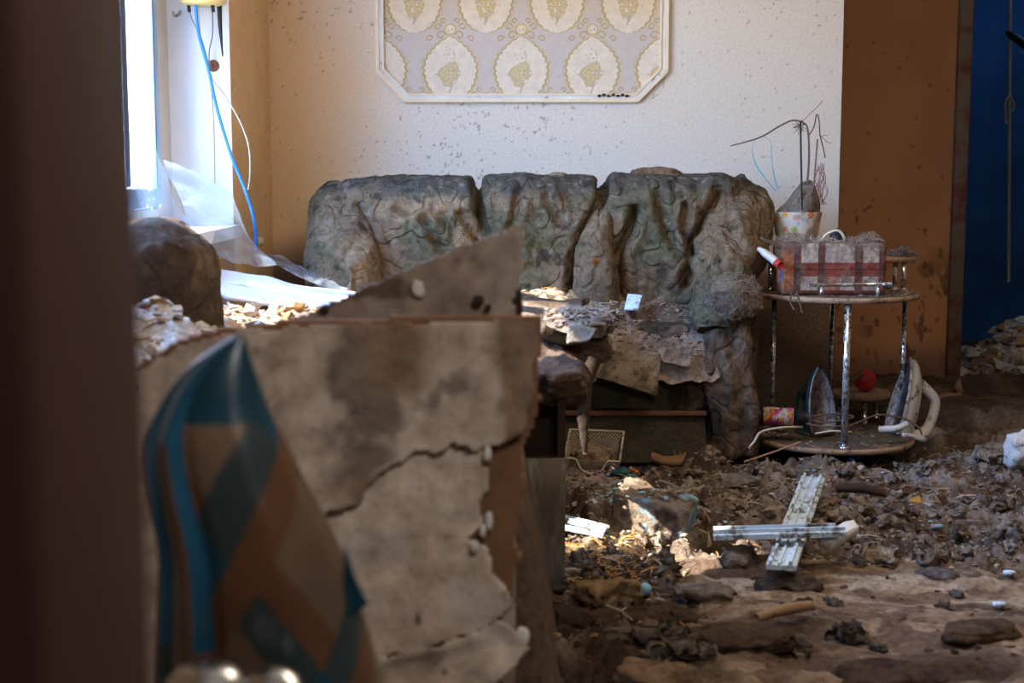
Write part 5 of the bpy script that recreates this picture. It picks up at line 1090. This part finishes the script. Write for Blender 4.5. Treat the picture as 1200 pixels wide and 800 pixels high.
CH = [  # px, py, (sx,sy,sz), blocky, colour1, colour2, rz, label
 (712, 700, (0.13, 0.10, 0.06), 0.8, (0.34, 0.22, 0.12), (0.10, 0.06, 0.035), 0.5, 'squared tan block lying by the cabinet foot'),
 (732, 686, (0.10, 0.08, 0.06), 0.7, (0.22, 0.14, 0.09), (0.09, 0.055, 0.035), -0.4, 'brown block leaning behind the squared tan one'),
 (790, 688, (0.16, 0.07, 0.035), 0.4, (0.42, 0.40, 0.38), (0.22, 0.17, 0.13), 0.1, 'pale grey flat stone in front of the blue-faced block'),
 (825, 692, (0.13, 0.07, 0.03), 0.4, (0.26, 0.22, 0.19), (0.14, 0.10, 0.08), -0.2, 'dull grey flat stone right of the pale one'),
 (866, 657, (0.09, 0.06, 0.05), 0.3, (0.30, 0.24, 0.19), (0.15, 0.10, 0.075), 0.3, 'rounded mud lump below the end of the crosswise profile'),
 (925, 678, (0.14, 0.08, 0.05), 0.2, (0.13, 0.095, 0.075), (0.07, 0.045, 0.03), 0.0, 'dark clod at the near end of the long profile'),
 (1180, 528, (0.17, 0.16, 0.10), 0.7, (0.36, 0.30, 0.26), (0.16, 0.11, 0.08), 0.5, 'big grey rubble stone at the right edge of the picture'),
 (855, 574, (0.18, 0.10, 0.03), 0.4, (0.30, 0.29, 0.29), (0.18, 0.13, 0.10), 0.3, 'flat blue-grey stone in the mud between sofa and crossed profiles'),
 (1100, 670, (0.10, 0.08, 0.03), 0.4, (0.20, 0.19, 0.19), (0.12, 0.09, 0.07), 0.2, 'small grey stone beside the hole in the mud'),
 (660, 735, (0.12, 0.12, 0.11), 0.3, (0.085, 0.05, 0.033), (0.04, 0.024, 0.016), 0.9, 'dark earthy clod under the cabinet corner'),
 (770, 790, (0.16, 0.10, 0.05), 0.5, (0.30, 0.20, 0.13), (0.14, 0.08, 0.05), -0.3, 'light tan slab fragment at the bottom edge'),
 (850, 745, (0.28, 0.15, 0.05), 0.3, (0.11, 0.068, 0.042), (0.06, 0.036, 0.023), 0.1, 'wide dark mud cake in the near middle'),
 (755, 722, (0.22, 0.09, 0.05), 0.3, (0.09, 0.055, 0.035), (0.045, 0.027, 0.018), 0.2, 'long dark mud ridge left of the wide mud cake'),
 (1040, 784, (0.20, 0.10, 0.04), 0.3, (0.12, 0.07, 0.042), (0.06, 0.035, 0.022), -0.1, 'dark crust of mud at the bottom of the bare floor'),
 (1150, 742, (0.16, 0.08, 0.035), 0.3, (0.15, 0.09, 0.055), (0.07, 0.04, 0.026), 0.2, 'dark crust of mud at the lower right'),
]
for i, (px, py, sz, bl, c1, c2, rz, lab) in enumerate(CH):
    k = at_floor(px, py, sz[2]*0.3); V, Fc = rock((k[0], k[1], gz(k[0], k[1])+sz[2]*0.22), tuple(1.15*q for q in sz), 320+i, 4, 0.30, bl, rz, RG.uniform(-0.15, 0.15)); V = V+0.30*sz[2]*np.stack([fbm(V, 28, 4, i+k, 0.65) for k in (1, 5, 9)], 1)
    tag(mesh_obj('rubble_chunk', V, Fc, M['concrete'], col=col_rock(V, c1, c2, 22, 330+i)), lab, 'rubble')
# clods of the churned mud, part of the floor
def clods(n_, y0, y1, s0, s1, g, seed):
    parts, cols = [], []
    for i in range(n_):
        Yc = RG.uniform(y0, y1); Xc = (RG.uniform(650, 1215)-600)/F*Yc; zc, fc_ = ground(np.array([Xc]), np.array([Yc]))
        if (fc_[0] > 0.35 and RG.random() < 0.9) or (0.12 < Xc < 0.62 and Yc > 4.30): continue
        q = s0*(s1/s0)**RG.random(); V, Fc = rock((Xc, Yc, zc[0]+q*0.03), (q*RG.uniform(0.9, 1.7), q*RG.uniform(0.8, 1.2), q*RG.uniform(0.45, 0.7)), seed+i, 4 if q > 0.05 else 3, 0.75, RG.uniform(0.0, 0.4), RG.uniform(0, 3), RG.uniform(-0.3, 0.3))
        V = V+q*0.42*np.stack([fbm(V/q, 3.5, 4, seed+k, 0.7) for k in (1, 2, 3)], 1); k_ = g*RG.uniform(0.75, 1.2); parts.append((V, Fc)); cols.append(col_rock(V, (0.39*k_, 0.32*k_, 0.265*k_), (0.12*k_, 0.078*k_, 0.053*k_), 35, seed+i))
    V, Fc = join(parts); o = mesh_obj('mud_clods', V, np.array(Fc), M['mud'], floor_o, col=np.vstack(cols)); o['kind'] = 'stuff'
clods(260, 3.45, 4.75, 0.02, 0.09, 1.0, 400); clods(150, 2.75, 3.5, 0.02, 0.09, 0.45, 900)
# thin scatter of crumbs, chips and straw over the mud
nn = 16000; u = RG.random(nn); Yr = 2.75+2.3*u; Xr = (RG.uniform(590, 1210, nn)-600)/F*Yr; zr, fr = ground(Xr, Yr); keep = ((fr < 0.5) | (RG.random(nn) < 0.05)) & ~((Xr > 0.12) & (Xr < 0.6) & (Yr > 4.36) & (RG.random(nn) < 0.9))
pts = np.column_stack([Xr, Yr, zr])[keep]; far = pts[pts[:, 1] > 3.45]; nearp = pts[pts[:, 1] <= 3.45]
scatter('mud_crumbs', far[:8000], 'lump', [(0.38, 0.315, 0.26), (0.29, 0.23, 0.18), (0.20, 0.145, 0.11)], (0.004, 0.020), M['debris'], floor_o, 51, 0.6)['kind'] = 'stuff'
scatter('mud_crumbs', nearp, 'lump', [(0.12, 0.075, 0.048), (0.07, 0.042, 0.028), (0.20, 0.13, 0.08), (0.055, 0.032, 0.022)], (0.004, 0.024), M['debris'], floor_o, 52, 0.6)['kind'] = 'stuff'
sel = RG.random(len(pts)) < 0.13; scatter('straw_bits', pts[sel], 'straw', [(0.36, 0.28, 0.21), (0.22, 0.15, 0.10), (0.32, 0.16, 0.07), (0.48, 0.42, 0.35)], (0.012, 0.075), M['debris'], floor_o, 53)['kind'] = 'stuff'
sel = RG.random(len(far)) < 0.022; sel &= far[:, 0] > 0.55; scatter('plastic_chips', far[sel], 'lump', [(0.42, 0.52, 0.62), (0.55, 0.55, 0.55), (0.30, 0.42, 0.55)], (0.008, 0.032), M['debris'], floor_o, 54, 0.35)['kind'] = 'stuff'
# yellow bits added to colour in the sun patch on the floor
k = at_floor(705, 656, 0.03); nn = 1500; pts = np.column_stack([k[0]+RG.normal(0, 0.075, nn), k[1]+RG.normal(0, 0.075, nn), np.zeros(nn)]); pts[:, 2] = ground(pts[:, 0], pts[:, 1])[0]+0.012*RG.random(nn)
tag(scatter('sun_patch_bits', pts, 'straw', [(0.52, 0.32, 0.12), (0.45, 0.22, 0.06), (0.5, 0.4, 0.28)], (0.012, 0.055), M['debris'], None, 55), 'orange-yellow bits added to tint the sun patch beside the cabinet', 'shavings', kind='stuff')
# blue bead, yellow chip, stick, blue scrap
k = at_floor(756, 683, 0.05); V, Fc = rock((k[0], k[1], max(gz(k[0], k[1]), 0.02)+0.016), (0.030, 0.03, 0.03), 91, 3, 0.05, 0.0); tag(mesh_obj('bead', V, Fc, mat('sky_blue', (0.25, 0.50, 0.68), rough=0.5)), 'small sky blue ball in front of the sun patch bits', 'ball')
A, B = at_floor(886, 724, 0.03), at_floor(950, 709, 0.03); V, Fc = tube([A, (A+B)/2+np.array([0, 0, 0.004]), B], [0.010, 0.013, 0.011], 12, 24, disp=lambda V, N: 0.002*fbm(V, 30, 3, 5)); tag(mesh_obj('wooden_stick', V, Fc, M['wood']), 'short tan wooden stick on the bare floor', 'stick')
A, B = at_floor(980, 572, 0.07), at_floor(1040, 580, 0.06); V, Fc = tube([A, (A+B)/2+np.array([0, 0, 0.01]), B], [0.010, 0.016, 0.008], 10, 24, disp=lambda V, N: 0.004*fbm(V, 30, 3, 6)); tag(mesh_obj('charred_stick', V, Fc, M['dark_wood']), 'dark stick lying in the mud right of the long profile', 'stick')
V, Fc = slab((at_floor(1066, 590, 0.05), at_floor(1080, 586, 0.06), at_floor(1082, 592, 0.06), at_floor(1068, 595, 0.05)), 0.004, (6, 4), 0.1, 0.05, 92); tag(mesh_obj('yellow_chip', V, Fc, mat('mustard_chip', (0.42, 0.22, 0.04), rough=0.8)), 'mustard yellow chip in the mud right of the long profile', 'chip')
for i, (px, py, lab) in enumerate([(1100, 597, 'small light blue chip near the mustard yellow one'), (1184, 650, 'blue-grey chip at the right edge'), (1172, 688, 'white flake on the bare floor at right'), (797, 625, 'pale blue flake on the mud-crusted block')]):
    k = at_floor(px, py, 0.04); V, Fc = rock((k[0], k[1], gz(k[0], k[1])+0.012), (0.035, 0.025, 0.014), 95+i, 2, 0.3, 0.5); tag(mesh_obj('chip', V, Fc, M['pvc_dirty'] if i else mat('sky_blue')), lab, 'chip')
# upright splinter beside the crosswise profile
V, Fc = prism([xz(828, 662, 3.62), xz(826, 645, 3.62), xz(830, 622, 3.62), xz(834, 640, 3.62), xz(838, 668, 3.62)], 3.60, 3.625); tag(mesh_obj('wood_splinter', V, Fc, M['cardboard']), 'pointed splinter standing upright at the left end of the crosswise profile', 'splinter')
# hose arc and thin wires
def arc(name, pts, r, m, label, cat):
    V, Fc = tube([P(*q) for q in pts], r, 8, 60); return tag(mesh_obj(name, V, Fc, m), label, cat)
arc('hose', [(686, 596, 4.10), (700, 578, 4.20), (720, 566, 4.28), (745, 561, 4.32), (775, 564, 4.30), (805, 576, 4.22), (828, 584, 4.15)], 0.0055, M['grey_cable'], 'grey hose arching over the mud in front of the basket', 'hose')
arc('wire', [(848, 604, 3.95), (850, 592, 4.00), (858, 585, 4.05), (872, 583, 4.08)], 0.004, M['grey_cable'], 'short bent grey wire sticking up near the flat blue-grey stone', 'wire')
# lattice basket
bt = thing('lattice_basket', (P(697, 556, 4.58)[0], 4.62, P(697, 556, 4.60)[2]), 'beige plastic lattice basket tipped towards the room in front of the sofa', 'basket')
c0, c1_, c2_, c3 = [P(*q) for q in ((661, 556, 4.50), (722, 556, 4.50), (731, 506, 4.66), (668, 503, 4.66))]
d0, d1 = P(661, 537, 4.46), P(726, 541, 4.46)
bk_l, bk_r = c3, c2_; fl_l, fl_r = P(672, 540, 4.66), P(724, 540, 4.66)
def lattice(nm, a, b, c, d, nu=12, nv=7, t=0.0016):
    """diagonal lattice of thin bars on quad a b c d (u along ab, v along ad) as one part"""
    a, b, c, d = [np.array(q, float) for q in (a, b, c, d)]; parts = []
    f = lambda u, v: (a*(1-u)+b*u)*(1-v)+(d*(1-u)+c*u)*v
    for k in range(-nv, nu+1):
        for sg in (1, -1):
            u0 = k/nu; v0 = 0.0; u1 = (k+nv)/nu; v1 = 1.0
            if u0 < 0: v0 = -u0*nu/nv; u0 = 0
            if u1 > 1: v1 = 1-(u1-1)*nu/nv; u1 = 1
            if v1-v0 < 0.02: continue
            if sg < 0: u0, u1 = 1-u0, 1-u1
            parts.append(tube([f(u0, v0), f(u1, v1)], t, 4, 2, caps=False))
    V, Fc = join(parts); o = mesh_obj(nm, V, Fc, M['lattice'], bt); o['kind'] = 'stuff'; return o
lattice('back_lattice', fl_l, fl_r, bk_r, bk_l, 16, 9)
lattice('front_lattice', c0, c1_, d1, d0, 16, 5)
for nm, q in (('side_wall', (c0, fl_l, bk_l, d0)), ('side_wall', (fl_r, c1_, d1, bk_r))): mesh_obj(nm, *slab(q, 0.003, (6, 6)), M['lattice'], bt)
mesh_obj('base', *slab((c0, c1_, fl_r, fl_l), 0.004, (6, 6)), M['lattice'], bt)
for nm, q in (('rim', (bk_l, bk_r)), ('rim', (bk_r, d1)), ('rim', (d0, bk_l)), ('rim', (d0, c0)), ('rim', (c0, c1_))):
    mesh_obj(nm, *tube([q[0], q[1]], 0.0042, 8, 3), M['lattice'], bt)
mesh_obj('rim', *tube([d0, P(674, 538, 4.46), P(681, 550, 4.46), P(693, 555, 4.46), P(705, 551, 4.46), P(712, 541, 4.46), d1], 0.004, 8, 40), M['lattice'], bt)['label'] = 'curved cut-out rim'
k = (c0+c1_+fl_l+fl_r)/4; V, Fc = rock((k[0], k[1]+0.02, k[2]+0.035), (0.15, 0.13, 0.075), 97, 4, 0.35, 0.2); V = V+0.004*fbm(V, 50, 3, 3)[:, None]
tag(mesh_obj('shaving_pile', V, Fc, M['fluff'], col=mixc(colfill(V, (0.50, 0.38, 0.27)), (0.25, 0.16, 0.10), ss(0, .4, fbm(V, 30, 3, 4)))), 'tan pile of shavings filling the lattice basket', 'shavings')
# coloured pens and scraps beside the basket
def pen(a, b, r, m, label, Y0=4.43, Y1=4.41, nm='felt_pen'):
    A, B = P(*a, Y0), P(*b, Y1); t = thing(nm, tuple((A+B)/2), label, 'pen')
    mesh_obj('barrel', *tube([A, A*0.35+B*0.65], r, 10, 3), m, t); mesh_obj('cap', *tube([A*0.35+B*0.65, B], r*1.15, 10, 3), m, t)
pen((698, 555), (717, 563), 0.0045, M['pink_pl'], 'bright pink pen beside the lattice basket')
pen((738, 549), (749, 554), 0.005, M['orange_pl'], 'orange pen in the coloured tangle')
pen((762, 567), (776, 566), 0.004, M['cyan_pl'], 'thin cyan pen below the orange bit', 4.42, 4.42)
pen((766, 558), (767, 566), 0.006, M['orange_pl'], 'short orange bit at the foot of the tangle', 4.42, 4.42, 'orange_cap')
pen((765, 557), (780, 560), 0.004, M['blue_pl'], 'blue pen at the right of the tangle', 4.43, 4.43)
pen((713, 556), (718, 548), 0.005, M['pvc'], 'short white pen leaning right of the pink one')
pen((735, 557), (745, 558), 0.006, M['cyan_pl'], 'thick turquoise pen in the middle of the tangle', 4.42, 4.42)
pen((706, 556), (714, 560), 0.005, M['blue_pl'], 'dark blue pen half under the pink one', 4.44, 4.43)
for i, (x0, y0, sx, sy, sz) in enumerate([(728, 553, 0.07, 0.05, 0.03), (744, 562, 0.08, 0.05, 0.03), (757, 552, 0.05, 0.05, 0.025)]):
    V, Fc = rock(P(x0, y0, 4.47), (sx, sy, sz), 130+i, 3, 0.6, 0.2); tag(mesh_obj('dark_rag', V, Fc, M['teal_pl'] if i < 1 else M['black']), ['crumpled dark teal rag among the pens', 'black crumpled scrap below the pens', 'black scrap right of the pens'][i], 'rag')
V, Fc = slab((P(756, 572, 4.38), P(776, 580, 4.34), P(774, 584, 4.32), P(754, 575, 4.36)), 0.003, (10, 4), 0.1, 0.04, 99); tag(mesh_obj('lime_strip', V, Fc, M['lime_pl']), 'lime green strip in the mud below the pens', 'strip')
V, Fc = slab((P(762, 548, 4.62), P(806, 547, 4.60), P(802, 558, 4.56), P(764, 556, 4.56)), 0.02, (20, 8), 0.12, 0.08, 101); tag(mesh_obj('reddish_board', V, Fc, M['fibre']), 'reddish broken board at the foot of the sofa front', 'board')
for i, (x0, h_) in enumerate([(797, 526), (790, 524), (793, 530)]):
    V, Fc = tube([P(x0, 548, 4.66), P(x0+1, 538, 4.66), P(x0-1+i, h_, 4.66)], 0.0022, 6, 10); tag(mesh_obj('reed', V, Fc, M['wood']), ['tallest pale reed standing against the sofa front', 'left pale reed against the sofa front', 'short pale reed between the other two'][i], 'reed', 'reeds at the sofa front')
# crumpled white bag and rubble at the right edge, heap in the doorway
k = at_floor(1188, 548, 0.04); V, Fc = rock((k[0]+0.03, k[1], 0.10), (0.14, 0.12, 0.13), 140, 4, 0.5, 0.3); tag(mesh_obj('crumpled_bag', V, Fc, M['white_pl']), 'crumpled white bag at the right edge of the picture', 'bag')
V, Fc = slab((P(1150, 524, 4.95), P(1205, 520, 4.95), P(1215, 508, 5.2), P(1165, 513, 5.2)), 0.02, (16, 10), 0.12, 0.08, 141); tag(mesh_obj('stone_slab', V, Fc, M['concrete'], col=colfill(V, (0.34, 0.29, 0.26))), 'thin grey slab lying on mud behind the white bag', 'slab')
def dh(x, y): p = np.stack([x, y, 0*x], 1); return 0.20*np.exp(-((x-2.62)/0.26)**2-((y-7.0)/0.35)**2)+0.05*fbm(p, 7, 4, 350)+0.03*fbm(p, 22, 3, 351)
xs = np.arange(2.02, 3.1, 0.012); ys = np.arange(6.5, 7.6, 0.015); X, Yg = np.meshgrid(xs, ys, indexing='ij'); x, y = X.ravel(), Yg.ravel(); z = dh(x, y)*1.25; V = np.stack([x, y, z], 1)
c = mixc(colfill(V, (0.13, 0.10, 0.09)), (0.45, 0.42, 0.42), ss(0.0, 0.3, fbm(V, 14, 3, 352)+0.3*ss(0.05, .2, z))); tag(mesh_obj('rubble_heap', V, gridfaces(len(xs), len(ys)), M['debris'], col=c), 'pale heap of rubble on the floor of the dark blue room', 'rubble', kind='stuff')
pts = np.column_stack([RG.uniform(2.05, 3.0, 700), RG.uniform(6.6, 7.3, 700)]); pts = np.column_stack([pts, dh(pts[:, 0], pts[:, 1])*1.25])
tag(scatter('rubble_scraps', pts, 'lump', [(0.4, 0.38, 0.38), (0.2, 0.15, 0.12), (0.35, 0.2, 0.08), (0.5, 0.48, 0.46)], (0.02, 0.10), M['debris'], None, 56, 0.6), 'scraps and lumps strewn over the pale heap in the doorway', 'rubble', kind='stuff')
for i, (a, b, Y_) in enumerate([((1088, 466), (1160, 474), 5.9), ((1082, 474), (1128, 466), 5.8), ((1118, 448), (1142, 472), 6.0), ((1150, 478), (1200, 472), 5.9)]):
    V, Fc = slab((P(a[0], a[1], Y_), P(b[0], b[1], Y_+0.05), P(b[0], b[1]+6, Y_-0.05), P(a[0], a[1]+6, Y_-0.1)), 0.025, (14, 5), 0.08, 0.05, 150+i)
    tag(mesh_obj('broken_board', V, Fc, M['wood'] if i % 2 == 0 else M['fibre']), ['long dark board lying in front of the doorway casing', 'short brown board crossing under the long dark one', 'slanting board propped at the doorway casing', 'board piece at the far right in the doorway mud'][i], 'board', 'broken boards by the doorway')
# dark floor of mud banked against the recess wall
xs = np.arange(1.25, 2.6, 0.012); ys = np.arange(5.62, 6.19, 0.012); X, Yg = np.meshgrid(xs, ys, indexing='ij'); x, y = X.ravel(), Yg.ravel(); p = np.stack([x, y, 0*x], 1)
z = 0.10*ss(5.65, 6.1, y)+0.03*fbm(p, 8, 4, 360)+0.012*fbm(p, 30, 3, 361)-0.01; V = np.stack([x, y, z], 1)
tag(mesh_obj('mud_bank', V, gridfaces(len(xs), len(ys)), M['mud'], col=mixc(colfill(V, (0.055, 0.032, 0.022)), (0.13, 0.085, 0.06), ss(-.1, .4, fbm(V, 10, 3, 362)))), 'dark bank of wet mud against the foot of the brown wall', 'mud', kind='stuff')
# pole with a hook in the far room
pl = thing('hanging_pole', tuple(P(1183, 330, 7.2)), 'thin grey pole with a hook hanging in the dark blue room', 'pole')
mesh_obj('pole', *tube([P(1184, -60, 7.2), P(1183, 150, 7.2), P(1182, 330, 7.2)], 0.008, 10, 10), M['grey_cable'], pl)
mesh_obj('hook', *tube([P(1179, 145, 7.18), P(1178, 122, 7.18), P(1183, 113, 7.18), P(1188, 122, 7.18), P(1187, 130, 7.18)], 0.006, 8, 30), M['grey_cable'], pl)
mesh_obj('bracket', *tube([P(1180, 38, 7.2), P(1190, 44, 7.15), P(1204, 54, 7.1)], [0.012, 0.022, 0.022], 10, 12), M['black'], pl)
